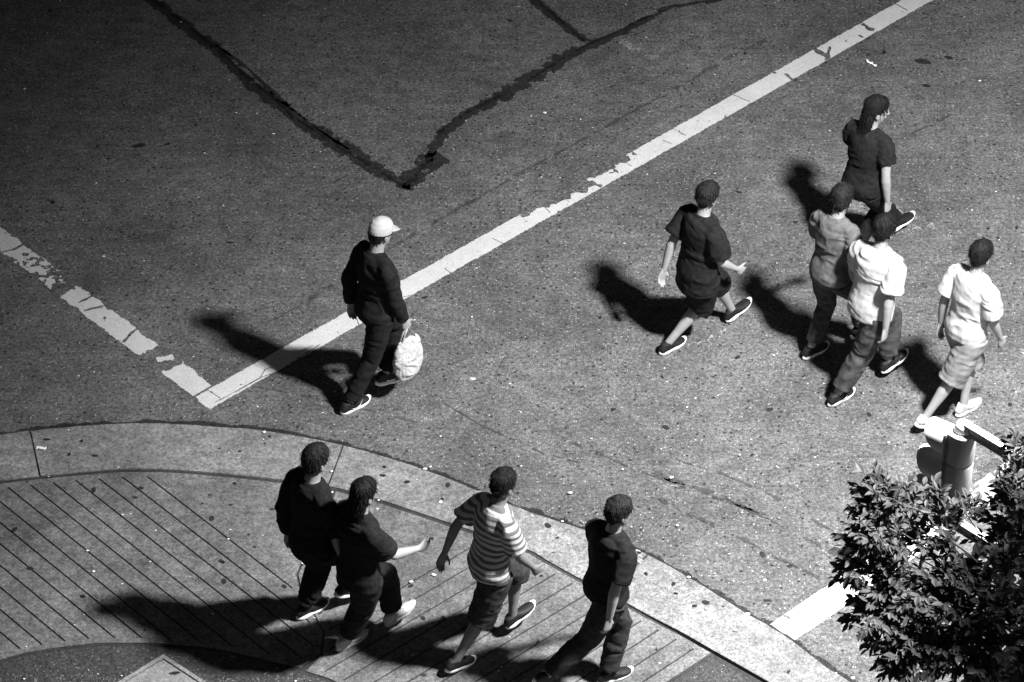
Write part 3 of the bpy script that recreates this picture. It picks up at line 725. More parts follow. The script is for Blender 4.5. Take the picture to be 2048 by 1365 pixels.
SWOOSH = [(-.42, .10), (-.30, -.14), (-.12, -.20), (.12, -.10), (.50, .26), (.12, .04), (-.10, -.03), (-.24, -.02), (-.33, .05)]
def shoe(parent, ankle, h, pitch, k, m, solem, side, swoosh=False):
    """ankle joint, heading, pitch (+ toes down); side +1 = left foot"""
    f = (h * math.cos(pitch) - ZV * math.sin(pitch)); u = (h * math.sin(pitch) + ZV * math.cos(pitch)); s = u.cross(f)
    O = ankle - u * .085 * k - f * .0
    def W(a, b, c): return O + f * a * k + s * b * k + u * c * k
    B = ([], [])
    xs = [(-.075, .030, .028, .045), (-.05, .036, .048, .060), (-.02, .038, .052, .064), (.02, .039, .048, .058), (.06, .043, .036, .046), (.10, .047, .029, .038), (.14, .046, .024, .033), (.175, .036, .019, .028), (.193, .02, .012, .024)]
    loft(B, [W(x, side * (-.006 * (x > .05)), cz) for x, w_, hh, cz in xs], [(w_ * k, hh * k) for x, w_, hh, cz in xs], s, 18, dome=.3)
    loft(B, [W(-.018, 0, .05), W(-.02, 0, .09), W(-.02, 0, .105)], [(.038 * k, .05 * k), (.036 * k, .044 * k), (.037 * k, .046 * k)], s, 16, dome=.05)
    sh = remeshed("shoe", B, .006, m, parent, 4)
    # sole
    n = 26; V = []; F = []
    outl = []
    for j in range(n):
        a = 2 * math.pi * j / n; ca, sa = math.cos(a), math.sin(a)
        x = .062 + .148 * math.copysign(abs(ca) ** .85, ca); wd = .047 if x > .04 else .040
        wd *= 1 - .18 * math.exp(-((x - .03) / .04) ** 2)
        outl.append((x, sa * wd - side * .004))
    for z, g in ((0.0, .95), (.006, 1.02), (.018, 1.05), (.026, 1.0)):
        for x, y in outl:
            lift = .018 * max(0, (x - .15) / .06) ** 2 + .008 * max(0, (-.05 - x) / .04)
            V.append(W(.062 + (x - .062) * g, y * g, z + lift + (.012 * max(0, (-x) / .08) if z > .02 else 0)))
    for i in range(3):
        for j in range(n): a = i * n + j; b = i * n + (j + 1) % n; F.append((a, b, b + n, a + n))
    F.append(tuple(range(n - 1, -1, -1))); F.append(tuple(3 * n + j for j in range(n)))
    meshobj("sole", V, F, solem, sh, True)
    # laces
    for q in range(4):
        x = .045 + q * .018; z = .094 - q * .0085 - .012
        B = ([], []); loft(B, [W(x, -.024, z - .006), W(x + .004, 0, z + .004), W(x, .024, z - .006)], [(.0028, .0028)] * 3, f, 6); meshobj("lace", *B, M["lace"], sh, True)
    if swoosh:      # the emblem on both flanks
        for sd in (-1, 1):
            V = []; n = len(SWOOSH)
            for x, y in SWOOSH:
                X = .052 + x * .15; Zz = .048 + y * .085
                i = max(0, min(len(xs) - 2, sum(1 for q in xs if q[0] <= X) - 1)); t = (X - xs[i][0]) / (xs[i + 1][0] - xs[i][0])
                ww = xs[i][1] * (1 - t) + xs[i + 1][1] * t; hh = xs[i][2] * (1 - t) + xs[i + 1][2] * t; cz = xs[i][3] * (1 - t) + xs[i + 1][3] * t
                c = max(-.95, min(.95, (Zz - cz) / hh)); yy = ww * math.sqrt(1 - c * c) + .004
                V.append((W(X, sd * yy - side * .004 * (X > .05), Zz)))
            F = [(0, 1, 8), (8, 1, 7), (1, 2, 7), (7, 2, 6), (2, 3, 6), (6, 3, 5), (3, 4, 5)]
            if sd < 0: F = [t_[::-1] for t_ in F]
            V2 = [v + s * sd * .0015 for v in V]
            meshobj("emblem", V2, F, M["sole"], sh)
    return sh

def person(label, head_px, feet, H=1.75, top="black", bottom="black", hair="hair_black", skin="skin", sleeve=.45, leg=1.0, heading=HEAD, arms=((-.35, .4, .12), (.45, .5, .12)),
           shoes=("shoe", "sole"), baggy=0.0, yaw=0.0, swoosh=False, hairstyle="short", lean=.05, seed=1, topopen=False, group=None, hand_curl=.55, hem=.0, look=.15):
    """feet: [(px, py, z, pitch)] for left and right ankle-ground points; arms: (swing, elbow, abduct) left then right"""
    k = H / 1.75; h = Vector((math.cos(heading), math.sin(heading), 0)); l = Vector((-h.y, h.x, 0))
    hd = G(head_px[0], head_px[1], 1.64 * k)
    pel = Vector((hd.x, hd.y, 0)) - h * (lean + .03) * k
    root = thing("person", label, "person", (pel.x, pel.y, 0), group)
    def X(p): return p - root.location
    h_z = .93 * k
    ank = []
    for (px, py, z, pit) in feet:
        g = G(px, py, z); ank.append((Vector((g.x, g.y, z + .085 * k)), pit))
    hips = [pel + l * .085 * k + ZV * .90 * k, pel - l * .085 * k + ZV * .90 * k]
    # lower the pelvis if a leg would be overstretched
    drop = 0
    for (a, pit), hp in zip(ank, hips):
        dxy = ((a - hp).xy).length; mx = .845 * k
        if dxy < mx:
            need = (hp.z - a.z) - math.sqrt(mx * mx - dxy * dxy); drop = max(drop, need)
    drop = min(drop, .09); hips = [hp - ZV * drop for hp in hips]
    base = pel - ZV * drop
    legs = []
    for (a, pit), hp in zip(ank, hips):
        L1, L2 = .43 * k, .425 * k; v = a - hp; D = v.length
        if D > L1 + L2 - .002: a = hp + v.normalized() * (L1 + L2 - .002); v = a - hp; D = v.length
        c = (L1 * L1 + D * D - L2 * L2) / (2 * L1 * D); ang = math.acos(max(-1, min(1, c))); dn = v.normalized()
        fw = (h - dn * h.dot(dn)).normalized(); kn = hp + dn * (L1 * math.cos(ang)) + fw * (L1 * math.sin(ang)); legs.append((hp, kn, a, pit))
    def spine(z, f=0.0):      # a point of the trunk axis at standing height z
        t = (z * k - .9 * k) / (.75 * k)
        return base + ZV * z * k + h * (lean * k * t * t * .9 + lean * .3 * k * t + f * k)
    sw = arms[0][0] - arms[1][0]; tw = max(-.28, min(.28, sw * .22))     # shoulders turn against the hips
    ls = (l * math.cos(tw) - h * math.sin(tw)).normalized()
    # -------- body
    Bd = ([], [])
    tr = [(.86, .13, .09, 0), (.93, .155, .105, -.012), (1.0, .145, .10, -.005), (1.09, .125, .088, .005), (1.18, .140, .098, .005), (1.28, .155, .108, 0), (1.36, .155, .10, -.01), (1.42, .13, .08, -.012), (1.465, .075, .06, -.01)]
    loft(Bd, [X(spine(z, f)) for z, a, b, f in tr], [(a * k * .96, b * k * .96) for z, a, b, f in tr], ls, 20)
    loft(Bd, [X(spine(1.44, -.012)), X(spine(1.50, -.005)), X(spine(1.57, .008))], [(.062 * k, .062 * k), (.053 * k, .056 * k), (.053 * k, .058 * k)], ls, 16)
    hh_ = Matrix.Rotation(yaw, 3, 'Z') @ h; hl = Vector((-hh_.y, hh_.x, 0))
    hu = (ZV + hh_ * look).normalized(); hf = hl.cross(hu); hf = hf if hf.dot(hh_) > 0 else -hf
    hc = spine(1.55, .01)
    def Hp(f, s, u): return X(hc + hf * f * k + hl * s * k + hu * u * k)
    hr = [(-.015, .036, .040, .052), (.0, .050, .060, .040), (.035, .064, .084, .018), (.075, .071, .095, .006), (.115, .076, .098, -.004), (.15, .073, .093, -.006), (.18, .058, .074, -.008), (.198, .035, .048, -.01)]
    loft(Bd, [Hp(f, 0, u) for u, a, b, f in hr], [(a * k, b * k) for u, a, b, f in hr], hl, 24, dome=.35)
    loft(Bd, [Hp(.096, 0, .088), Hp(.108, 0, .066), Hp(.116, 0, .047), Hp(.10, 0, .040)], [(.009 * k, .010 * k), (.011 * k, .010 * k), (.015 * k, .011 * k), (.013 * k, .008 * k)], hl, 10)
    loft(Bd, [Hp(.090, -.035, .098), Hp(.099, 0, .098), Hp(.090, .035, .098)], [(.007 * k, .009 * k)] * 3, hu, 8)
    loft(Bd, [Hp(.090, -.018, .017), Hp(.098, 0, .018), Hp(.090, .018, .017)], [(.006 * k, .009 * k)] * 3, hu, 8)
    for s_ in (-1, 1):
        loft(Bd, [Hp(-.002, s_ * .073, .035), Hp(-.008, s_ * .080, .06), Hp(-.010, s_ * .079, .085)], [(.008 * k, .012 * k), (.009 * k, .019 * k), (.008 * k, .014 * k)], hl, 10)
    # -------- arms
    armp = []
    for i, (swg, elb, abd) in enumerate(arms):
        sd = 1 if i == 0 else -1
        sh_ = spine(1.395, -.008) + ls * (.178 * k * sd)
        du_ = (-ZV * math.cos(swg) + h * math.sin(swg)); du_ = (du_ + ls * sd * abd).normalized()
        el = sh_ + du_ * .295 * k
        a2 = swg + elb; df = (-ZV * math.cos(a2) + h * math.sin(a2)); df = (df + ls * sd * abd * .3).normalized()
        wr = el + df * .255 * k; armp.append((sh_, el, wr, df, sd))
        loft(Bd, [X(sh_ - ls * sd * .04 * k), X(sh_ + du_ * .03 * k), X(sh_ + du_ * .14 * k), X(el - du_ * .03), X(el + df * .03), X(el + df * .09 * k), X(wr - df * .03), X(wr + df * .005)],
             [(.046 * k, .046 * k), (.048 * k, .048 * k), (.044 * k, .045 * k), (.038 * k, .038 * k), (.040 * k, .040 * k), (.038 * k, .038 * k), (.028 * k, .025 * k), (.026 * k, .021 * k)], ls, 14)
        pn = -ls * sd
        hand(Bd, X(wr), df, pn, k, hand_curl, thumb_side=1 if h.dot(df.cross(pn)) > 0 else -1)
    # -------- legs
    for (hp, kn, an, pit) in legs:
        loft(Bd, [X(hp - ZV * .0), X(hp * .7 + kn * .3), X(hp * .3 + kn * .7), X(kn), X(kn * .82 + an * .18), X(kn * .62 + an * .38), X(kn * .3 + an * .7), X(an)],
             [(.078 * k, .082 * k), (.074 * k, .078 * k), (.058 * k, .062 * k), (.050 * k, .053 * k), (.050 * k, .054 * k), (.049 * k, .055 * k), (.036 * k, .038 * k), (.031 * k, .035 * k)], l, 16)
        f = (h * math.cos(pit) - ZV * math.sin(pit)); u = h * math.sin(pit) + ZV * math.cos(pit)
        loft(Bd, [X(an - u * .03 * k - f * .03 * k), X(an - u * .04 * k + f * .04 * k), X(an - u * .055 * k + f * .12 * k)], [(.028 * k, .03 * k), (.03 * k, .026 * k), (.032 * k, .016 * k)], l, 10)
    remeshed("body", Bd, .0062 * k, M[skin], root, 3)
    for s_ in (-1, 1):
        B = ([], []); c = Hp(.088, s_ * .031, .080)
        loft(B, [c - hf * .006 * k, c + hf * .003 * k], [(.010 * k, .008 * k), (.009 * k, .006 * k)], hl, 10); meshobj("eye", *B, M["eye"], root, True)
    # -------- top garment
    Bt = ([], []); e = .024 + baggy * .022
    tt = [(.90 - hem, .165, .118, -.008), (.95, .165, .118, -.012), (1.0, .155, .112, -.005), (1.09, .142, .102, .004), (1.18, .148, .106, .004), (1.28, .160, .112, 0), (1.36, .160, .104, -.01), (1.42, .135, .086, -.012), (1.455, .092, .068, -.012)]
    loft(Bt, [X(spine(z, f)) for z, a, b, f in tt], [((a + e * .6) * k, (b + e * .6) * k) for z, a, b, f in tt], ls, 24, dome=.12)
    yk = .062 * k
    loft(Bt, [X(armp[0][0] + ZV * .004), X(armp[0][0] * .7 + armp[1][0] * .3 + ZV * .03 * k), X(spine(1.435, -.012)), X(armp[0][0] * .3 + armp[1][0] * .7 + ZV * .03 * k), X(armp[1][0] + ZV * .004)], [(yk, yk)] * 5, h, 16, dome=.3)
    loft(Bt, [X(spine(1.43, -.012)), X(spine(1.48, -.008))], [(.085 * k, .08 * k), (.068 * k, .066 * k)], ls, 18, dome=.02)
    for (sh_, el, wr, df, sd) in armp:
        du_ = (el - sh_).normalized(); g = e * .7
        if sleeve <= .5:
            end = sh_ + (el - sh_) * (.75 if sleeve > .3 else .5)
            loft(Bt, [X(sh_ - ls * sd * .05 * k), X(sh_ + du_ * .03 * k), X(sh_ * .5 + end * .5), X(end)], [(.056 * k + g * .5, .058 * k + g * .5), (.058 * k + g * .6, .06 * k + g * .6), (.056 * k + g, .058 * k + g), (.057 * k + g * 1.2, .059 * k + g * 1.2)], ls, 16, dome=.03)
        else:
            loft(Bt, [X(sh_ - ls * sd * .05 * k), X(sh_ + du_ * .03 * k), X(sh_ * .5 + el * .5), X(el), X(el * .5 + wr * .5), X(wr - df * .02)],
                 [(.056 * k + g * .5, .058 * k + g * .5), (.058 * k + g * .6, .06 * k + g * .6), (.05 * k + g, .052 * k + g), (.045 * k + g, .046 * k + g), (.042 * k + g, .042 * k + g), (.034 * k + g * .8, .034 * k + g * .8)], ls, 16, dome=.05)
    remeshed("long_sleeved_top" if sleeve > .5 else "t_shirt", Bt, .008, M[top], root, 3, folds(.009, 6.5, 10, seed))
    # -------- trousers or shorts
    Bp = ([], []); g = .016 + baggy * .022
    pz = [(.84, .135, .098, 0), (.90, .158, .112, -.008), (.96, .155, .110, -.008), (1.0, .148, .104, -.004)]
    loft(Bp, [X(spine(z, f)) for z, a, b, f in pz], [((a + g * .5) * k, (b + g * .5) * k) for z, a, b, f in pz], l, 22, dome=.1)
    for (hp, kn, an, pit) in legs:
        if leg > .7:
            lv = (an - kn); P_ = [hp, hp * .6 + kn * .4, kn * .8 + hp * .2, kn, kn + lv * .2, kn + lv * .45, kn + lv * .75, kn + lv * (.90 if leg > .95 else .82)]
            r_ = [(.086, .090), (.082, .086), (.066, .070), (.060, .063), (.058, .061), (.056, .060), (.048, .051), (.049, .052)]
        else:
            P_ = [hp, hp * .6 + kn * .4, kn * .8 + hp * .2, kn, kn + (an - kn) * .12]; r_ = [(.090, .094), (.090, .094), (.084, .088), (.083, .086), (.084, .087)]
            if leg < .5: P_ = P_[:3]; r_ = r_[:3]
        loft(Bp, [X(p) for p in P_], [((a + g * .8) * k, (b + g * .8) * k) for a, b in r_], l, 18, dome=.04)
    remeshed("trousers" if leg > .7 else "shorts", Bp, .008, M[bottom], root, 3, folds(.0075, 7, 12, seed + 3))
    # back pockets stitched on the seat
    po = [o for o in root.children if o.name.split(".")[0] in ("trousers", "shorts")][0]
    from mathutils.bvhtree import BVHTree
    bv = BVHTree.FromPolygons([v.co for v in po.data.vertices], [tuple(q.vertices) for q in po.data.polygons])
    for s_ in (-1, 1):
        V = []; F = []; ok = True; n_ = 7
        for a_ in range(n_):
            for b_ in range(n_):
                u_ = a_ / (n_ - 1) - .5; v_ = b_ / (n_ - 1) - .5
                wd_ = .125 * (1 - .12 * (v_ < -.3))
                o_ = X(base + ZV * (.885 + v_ * .13 - (.012 if v_ < -.45 and abs(u_) < .3 else 0)) * k + l * (s_ * .082 + u_ * wd_) * k - h * .4)
                hit = bv.ray_cast(o_, h, .6)
                if hit[0] is None: ok = False; break
                V.append(hit[0] - h * (.0055 if max(abs(u_), abs(v_)) < .45 else .0015))
            if not ok: break
        if ok:
            for a_ in range(n_ - 1):
                for b_ in range(n_ - 1): q_ = a_ * n_ + b_; F.append((q_, q_ + 1, q_ + n_ + 1, q_ + n_))
            meshobj("back_pocket", V, F, M[bottom], po, True)
    # -------- hair or cap
    Bh = ([], [])
    if hairstyle == "cap":
        cr_ = [(.085, .081, .103, -.006), (.12, .083, .106, -.008), (.155, .079, .099, -.010), (.185, .064, .080, -.012), (.205, .035, .045, -.012)]
        loft(Bh, [Hp(f, 0, u + .004) for u, a, b, f in cr_], [(a * k, b * k) for u, a, b, f in cr_], hl, 24, dome=.15)
        loft(Bh, [Hp(.07, 0, .107), Hp(.12, 0, .102), Hp(.165, 0, .088)], [(.07 * k, .008 * k), (.068 * k, .006 * k), (.045 * k, .005 * k)], hl, 16, dome=.5)
        remeshed("cap", Bh, .006, M["white"], root, 3, folds(.001, 9, 9, seed))
        B = ([], []); loft(B, [Hp(-.006, 0, .086), Hp(-.006, 0, .094)], [(.0845 * k, .1065 * k)] * 2, hl, 28, dome=.02); meshobj("cap_band", *B, M["black"], root, True)
        Bh = ([], []); loft(Bh, [Hp(-.035, 0, .03), Hp(-.032, 0, .07), Hp(-.028, 0, .09)], [(.06 * k, .062 * k), (.073 * k, .074 * k), (.075 * k, .078 * k)], hl, 18)
    else:
        lo_ = .02 if hairstyle == "short" else -.09
        hs = [(.055, .077, .080, -.034), (.09, .081, .092, -.024), (.125, .084, .104, -.010), (.160, .081, .101, -.010), (.190, .066, .084, -.012), (.212, .038, .05, -.014)]
        loft(Bh, [Hp(f, 0, u) for u, a, b, f in hs], [(a * k, b * k) for u, a, b, f in hs], hl, 24, dome=.35)
        loft(Bh, [Hp(-.050, 0, lo_), Hp(-.045, 0, .05), Hp(-.035, 0, .10)], [(.048 * k, .036 * k), (.068 * k, .055 * k), (.075 * k, .065 * k)], hl, 18)
        if hairstyle == "long":
            loft(Bh, [Hp(-.065, 0, -.16), Hp(-.075, 0, -.10), Hp(-.062, 0, -.03), Hp(-.05, 0, .05)], [(.04 * k, .025 * k), (.075 * k, .035 * k), (.08 * k, .045 * k), (.078 * k, .06 * k)], hl, 18)
    def tuft(c):
        q = c * 38; return .0035 * fbm(np.stack([q[:, 0], q[:, 1], q[:, 2] * .45], 1) + seed, 3) + .002 * fbm(c * 110 + seed, 2)
    ho = remeshed("hair", Bh, .006, M[hair], root, 2, tuft)
    # loose strands combed down from the crown
    nv = len(ho.data.vertices); rs = random.Random(seed * 31); V = []; F = []
    crown = Hp(-.03, 0, .215)
    for q in range(1100 if hairstyle != "cap" else 350):
        v = ho.data.vertices[rs.randrange(nv)]; nrm = v.normal; p = v.co.copy()
        if nrm.z < -.3: continue
        fl = (p - crown); fl = fl - nrm * fl.dot(nrm)
        if fl.length < .01: fl = Vector((rs.uniform(-1, 1), rs.uniform(-1, 1), 0)); fl = fl - nrm * fl.dot(nrm)
        fl = (fl.normalized() + Vector((rs.uniform(-.5, .5), rs.uniform(-.5, .5), rs.uniform(-.4, .1)))).normalized(); sd_ = fl.cross(nrm).normalized()
        ln = rs.uniform(.018, .042) * (1.5 if hairstyle == "long" else 1); wd = rs.uniform(.0012, .0028); lift = rs.uniform(.001, .006); b = len(V)
        for t, ww, hh_ in ((0, 1, -.001), (.4, 1, lift), (.75, .7, lift * .9), (1, .1, lift * .3)):
            c = p + fl * ln * t + nrm * hh_ - ZV * ln * t * t * .25
            V += [c - sd_ * wd * ww, c + sd_ * wd * ww]
        for t in range(3): F.append((b + 2 * t, b + 2 * t + 1, b + 2 * t + 3, b + 2 * t + 2))
    meshobj("hair_strands", V, F, M[hair], ho)["kind"] = "stuff"
    # -------- shoes
    for i, (hp, kn, an, pit) in enumerate(legs):
        shoe(root, X(an), h, pit, k, M[shoes[0]], M[shoes[1]], 1 if i == 0 else -1, swoosh)
    return dict(root=root, arms=armp, X=X, spine=spine, h=h, l=l, ls=ls, k=k, legs=legs, Hp=Hp)

# walkers on the road; ground points are left foot, right foot
p1 = person("person in white cap and black clothes holding a white bag by the painted line", (762, 458), [(770, 765, .10, .25), (700, 822, 0, 0)], H=1.76,
            top="black", bottom="black", hair="hair_brown", hairstyle="cap", sleeve=1.0, leg=1.0, arms=((-.4, .45, .15), (.12, .22, .06)), swoosh=True, seed=1, look=.25, lean=.06)
p2 = person("person in black t-shirt and black shorts with bare pale calves, alone in mid stride", (1418, 372), [(1463, 636, .03, -.30), (1335, 703, 0, 0)], H=1.72,
            top="black", bottom="black", hair="hair_brown", sleeve=.45, leg=.6, baggy=1.2, arms=((-.55, .25, .1), (.15, .7, .1)), seed=2, hem=.14, lean=.05)
p3 = person("person in black clothes with bare forearms walking farthest up the crosswalk", (1755, 199), [(1797, 462, .02, -.15), (1708, 512, .03, .35)], H=1.76,
            top="black", bottom="black", hair="hair_black", sleeve=.25, arms=((.25, .5, .1), (-.12, .25, .16)), seed=3, yaw=-.5, lean=.06, hairstyle="long")
p4 = person("brown haired person in grey t-shirt and jeans, just left of the white shirted one", (1686, 396), [(1620, 712, 0, 0), (1718, 672, .08, .1)], H=1.72,
            top="grey", bottom="denim", hair="hair_brown", sleeve=.45, arms=((.3, .9, .15), (-.2, .5, .2)), seed=4, hairstyle="short", leg=.85, yaw=.3)
p5 = person("dark haired person in bright white t-shirt and dark jeans in the middle of the group", (1772, 452), [(1775, 738, .08, -.25), (1672, 806, 0, 0)], H=1.76,
            top="white", bottom="denim", hair="hair_black", sleeve=.45, arms=((.3, .6, .12), (-.45, .35, .15)), seed=5, baggy=.8, swoosh=True, leg=.85, hem=.04)
p6 = person("person in pale t-shirt, light grey shorts and bare legs walking just behind the traffic light", (1964, 508), [(1925, 826, .0, 0), (1848, 852, .05, .5)], H=1.70,
            top="white", bottom="pale_grey", hair="hair_black", sleeve=.45, leg=.6, arms=((-.3, .3, .15), (.15, .3, .12)), shoes=("shoe_light", "sole"), seed=6, baggy=.8)
# walkers on the sidewalk
p7 = person("leftmost person on the sidewalk, in black jacket and dark shoes with white soles", (634, 918), [(612, 1230, .014, 0), (693, 1190, .12, .45)], H=1.78,
            top="black", bottom="black", hair="hair_brown", sleeve=1.0, arms=((-.35, .4, .15), (.3, .4, .1)), seed=7, baggy=.9, leg=.85, hem=.05)
p8 = person("person in black top and pale shoes, close beside the leftmost walker on the sidewalk", (730, 985), [(785, 1243, .10, -.2), (692, 1294, .014, 0)], H=1.72,
            top="black", bottom="black", hair="hair_black", sleeve=.45, arms=((-.3, .5, .15), (.5, .75, .1)), shoes=("shoe_light", "shoe_light"), seed=8, baggy=.9, hem=.05, leg=.9, hairstyle="long")
p9 = person("person in light striped top with a dark sleeve, striding over the grooved sidewalk", (1010, 965), [(1025, 1248, .10, -.3), (912, 1338, .035, .2)], H=1.72,
            top="stripe", bottom="char", hair="hair_black", sleeve=.45, skin="skin_dark", arms=((-.75, .35, .35), (.25, .35, .1)), seed=9, leg=.6, lean=.12, baggy=.6)
p10 = person("person in black top and charcoal trousers, rightmost walker on the sidewalk", (1240, 1022), [(1215, 1362, .014, 0), (1092, 1368, .14, .6)], H=1.74,
             top="black", bottom="char", hair="hair_brown", sleeve=.45, arms=((.35, .5, .1), (-.5, .3, .15)), seed=10, lean=.06, baggy=.5, heading=R(30))

# accessories
# white bag hanging from the hand of the first person
sh_, el, wr, df, sd = p1["arms"][1]
hc_ = wr + df * .09
bag = thing("carrier_bag", "white carrier bag held low in the hand of the person with the cap", "bag", (hc_.x, hc_.y, 0))
def XB(p): return p - bag.location
B = ([], []); hh = p1["h"]
c0 = hc_ - ZV * .12
loft(B, [XB(c0), XB(c0 - ZV * .07), XB(c0 - ZV * .18), XB(c0 - ZV * .30), XB(c0 - ZV * .36)], [(.09, .016), (.12, .035), (.140, .06), (.13, .065), (.10, .05)], hh, 22, dome=.15)
remeshed("bag_body", B, .005, M["white"], bag, 2, lambda c: folds(.012, 11, 9, 21)(c) + folds(.005, 28, 22, 5)(c))
for s_ in (-1, 1):
    B = ([], []); o_ = p1["l"] * .012 * s_
    loft(B, [XB(c0 - hh * .07 + o_), XB(c0 + ZV * .06 - hh * .04 + o_), XB(hc_ + ZV * .005 + o_ * .5), XB(c0 + ZV * .06 + hh * .04 + o_), XB(c0 + hh * .07 + o_)], [(.010, .003)] * 5, p1["l"], 8); meshobj("bag_handle", *B, M["white"], bag, True)

# ------------------------------------------------------------------ tree
M_bark = mat("bark", .05, .9, .2, .4, scale=22, bump=.8, bscale=60)
def leaf_mat():
    m = bpy.data.materials.new("leaf"); m.use_nodes = True; n = m.node_tree.nodes; L = m.node_tree.links; b = n["Principled BSDF"]
    b.inputs["Roughness"].default_value = .6; b.inputs["Specular IOR Level"].default_value = .25
    tc = n.new("ShaderNodeTexCoord"); no = n.new("ShaderNodeTexNoise"); no.inputs["Scale"].default_value = 7; L.new(tc.outputs["Object"], no.inputs["Vector"])
    cr = n.new("ShaderNodeValToRGB"); cr.color_ramp.elements[0].position = .35; cr.color_ramp.elements[1].position = .7
    cr.color_ramp.elements[0].color = (.022, .022, .022, 1); cr.color_ramp.elements[1].color = (.062, .062, .062, 1)
    L.new(no.outputs["Fac"], cr.inputs[0]); L.new(cr.outputs[0], b.inputs["Base Color"])
    tr = n.new("ShaderNodeBsdfTranslucent"); tr.inputs[0].default_value = (.08, .08, .08, 1); mx = n.new("ShaderNodeMixShader"); mx.inputs[0].default_value = .2
    out = n["Material Output"]; L.new(b.outputs[0], mx.inputs[1]); L.new(tr.outputs[0], mx.inputs[2]); L.new(mx.outputs[0], out.inputs[0])
    return m
M_leaf = leaf_mat()
TC = Dp(2010, 1215, 19.7)
tree = thing("street_tree", "leafy street tree with small pointed leaves in the lower right corner", "tree", (TC.x + .25, TC.y - .1, 0))
def XT(p): return Vector(p) - tree.location
# lobes: pixel, radius in px, depth
lobes = [(1905, 1100, 14, 19.6), (1935, 1150, 24, 19.6), (1888, 1165, 30, 19.6), (1990, 1090, 22, 19.7), (1848, 1088, 20, 19.6), (1742, 1025, 26, 19.5), (1805, 1140, 40, 19.5), (1760, 985, 30, 19.5), (1790, 1000, 42, 19.5), (1850, 1010, 40, 19.6), (1745, 1075, 42, 19.4), (1780, 1085, 40, 19.5), (1722, 1142, 28, 19.4), (1770, 1165, 60, 19.5), (1850, 1195, 62, 19.5), (1760, 1235, 50, 19.4),
         (1820, 1270, 62, 19.5), (1815, 1320, 34, 19.4), (1905, 1250, 75, 19.6), (1960, 1200, 75, 19.6), (1930, 1330, 75, 19.5), (1990, 1300, 95, 19.6), (2030, 1210, 95, 19.7), (2035, 1110, 60, 19.8), (2025, 1040, 42, 19.8), (2025, 990, 30, 19.7),
         (2040, 960, 48, 19.8), (2048, 900, 36, 19.8), (1930, 1025, 22, 19.7), (2100, 1000, 90, 20.0), (2110, 1150, 120, 20.0), (2100, 1330, 130, 19.9), (1980, 1430, 120, 19.7), (2160, 1240, 150, 20.3), (1872, 1050, 30, 19.6)]
trunk_base = Vector((tree.location.x, tree.location.y, 0))
B = ([], []); fork = trunk_base + ZV * (TC.z - .75)
loft(B, [XT(trunk_base), XT(trunk_base + ZV * .1), XT(trunk_base + Vector((.02, .01, 1.0))), XT(fork), XT(fork + ZV * .5 + Vector((.03, 0, 0))), XT(fork + ZV * 1.0)], [(.11, .11), (.08, .08), (.062, .062), (.055, .055), (.035, .035), (.015, .015)], (1, 0, 0), 14)
meshobj("trunk", *B, M_bark, tree, True)
rl = random.Random(12)
# leaf template: pointed, folded along the midrib, curved
def leaf_geo():
    prof = [(0, .0), (.12, .09), (.35, .2), (.6, .19), (.82, .10), (1, 0)]
    V = []; F = []
    for x, y in prof:
        zc = -.12 * x * x
        V.append(Vector((x, 0, zc)))
    nP = len(prof)
    for sgn in (1, -1):
        st = len(V)
        for x, y in prof[1:-1]: V.append(Vector((x, y * sgn, -.12 * x * x + abs(y) * .35)))
        ids = list(range(st, st + 4))
        seq = [0] + ids + [nP - 1]
        for i in range(nP - 1):
            a, b = i, i + 1; c, d = seq[i], seq[i + 1]
            f = [a, b, d, c]; f2 = []
            for q in f:
                if q not in f2: f2.append(q)
            if len(f2) >= 3: F.append(tuple(f2 if sgn > 0 else f2[::-1]))
    return V, F
LV, LF = leaf_geo()
leaf_me = bpy.data.meshes.new("leaf"); leaf_me.from_pydata([tuple(v) for v in LV], [], LF); leaf_me.materials.append(M_leaf)
leaves = []
Bb = ([], [])
for bx_, by_, tt_ in [(1960, 1340, .32), (2030, 1330, .3)]:  # extra crown lobes out of view, added to shade the lower right leaves
    q_ = Dp(bx_, by_, 19.6); q_ = q_ + (LAMP - q_) * tt_; v_ = q_ - CAMP; dp_ = v_.dot(FW); sx_ = 1024 + FPX * v_.x / dp_
    lobes.append((max(sx_, 2175), 682.5 - FPX * v_.dot(UP) / dp_, 105, dp_))
fork_pts = [fork + ZV * .1, fork + ZV * .35, fork + ZV * .6]
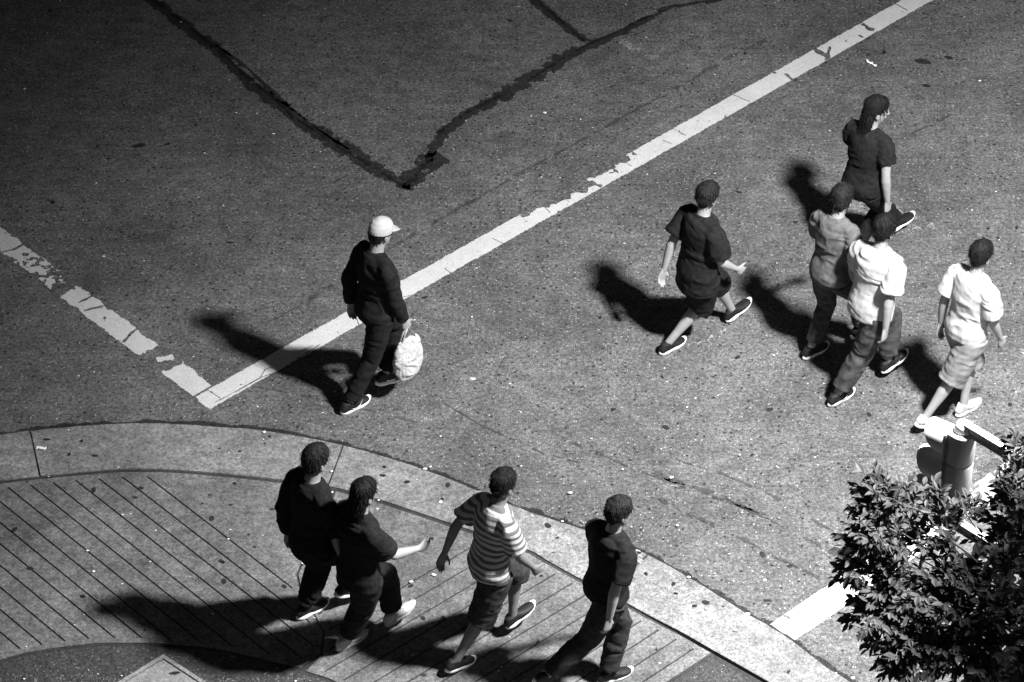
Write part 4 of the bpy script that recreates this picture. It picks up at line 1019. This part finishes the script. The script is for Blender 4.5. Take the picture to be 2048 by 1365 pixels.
for li, (lx, ly, lr, ld_) in enumerate(lobes):
    c = Dp(lx, ly, ld_); r = lr / 326
    fp = fork_pts[li % 3]; mid = fp * .45 + c * .55 + Vector((0, 0, .06)) + Vector((rl.uniform(-.05, .05), rl.uniform(-.05, .05), 0))
    loft(Bb, [XT(fp), XT(fp * .7 + mid * .3 + ZV * .03), XT(mid), XT(c)], [(.013, .013), (.009, .009), (.006, .006), (.003, .003)], (0, 1, .2), 7)
    ntw = int(12 + 950 * r * r)
    outw = (c - (TC - ZV * .3)).normalized()
    for t in range(ntw):
        d = Vector((rl.gauss(0, 1), rl.gauss(0, 1), rl.gauss(0, .8))).normalized(); q = c + d * r * rl.random() ** .45 * 1.0
        td = (d * .6 + outw * .8 + Vector((rl.uniform(-.3, .3), rl.uniform(-.3, .3), rl.uniform(-.35, .15)))).normalized()
        tl = rl.uniform(.06, .13); e_ = q + td * tl
        loft(Bb, [XT(q - td * .05), XT(e_)], [(.0022, .0022), (.0012, .0012)], (0, .2, 1), 4, cap=False)
        nl = rl.randint(5, 9); side = td.cross(ZV).normalized()
        for j in range(nl):
            f = (j + .5) / nl; p = q * (1 - f) + e_ * f; sg_ = 1 if j % 2 else -1
            dr = (td * rl.uniform(.5, 1.0) + side * sg_ * rl.uniform(.5, 1.1) * (1 - f * .6) + Vector((rl.uniform(-.2, .2), rl.uniform(-.2, .2), rl.uniform(-.75, .05)))).normalized()
            upv = (ZV + Vector((rl.uniform(-.5, .5), rl.uniform(-.5, .5), 0))).normalized(); yv = upv.cross(dr).normalized(); zv = dr.cross(yv)
            L_ = rl.uniform(.040, .084)
            M4 = Matrix((dr * L_, yv * L_ * rl.uniform(.9, 1.25), zv * L_)).transposed().to_4x4(); M4.translation = XT(p)
            v = p - CAMP; dep = v.dot(FW); sx = 1024 + FPX * v.x / dep; sy = 682.5 - FPX * v.dot(UP) / dep
            leaves.append((M4, sx, sy, dep))
meshobj("branches", *Bb, M_bark, tree)
# the outermost, most visible leaves are parts of their own; the mass of the rest is one part
def score(it): return (it[1] * .8 + it[3] * 60 + abs(it[2] - 1120) * .05)
vis = [i for i, it in enumerate(leaves) if it[1] < 2040 and it[2] < 1360]
vis.sort(key=lambda i: score(leaves[i])); own = set(vis[:300])
V = []; F = []
for i, (M4, sx, sy, dep) in enumerate(leaves):
    if i in own:
        o = bpy.data.objects.new("leaf", leaf_me); COL.objects.link(o); o.parent = tree; o.matrix_basis = M4
    else:
        b = len(V); V += [M4 @ v for v in LV]; F += [tuple(b + q for q in f) for f in LF]
fo = meshobj("foliage", V, F, M_leaf, tree); fo["kind"] = "stuff"
print("leaves", len(leaves))
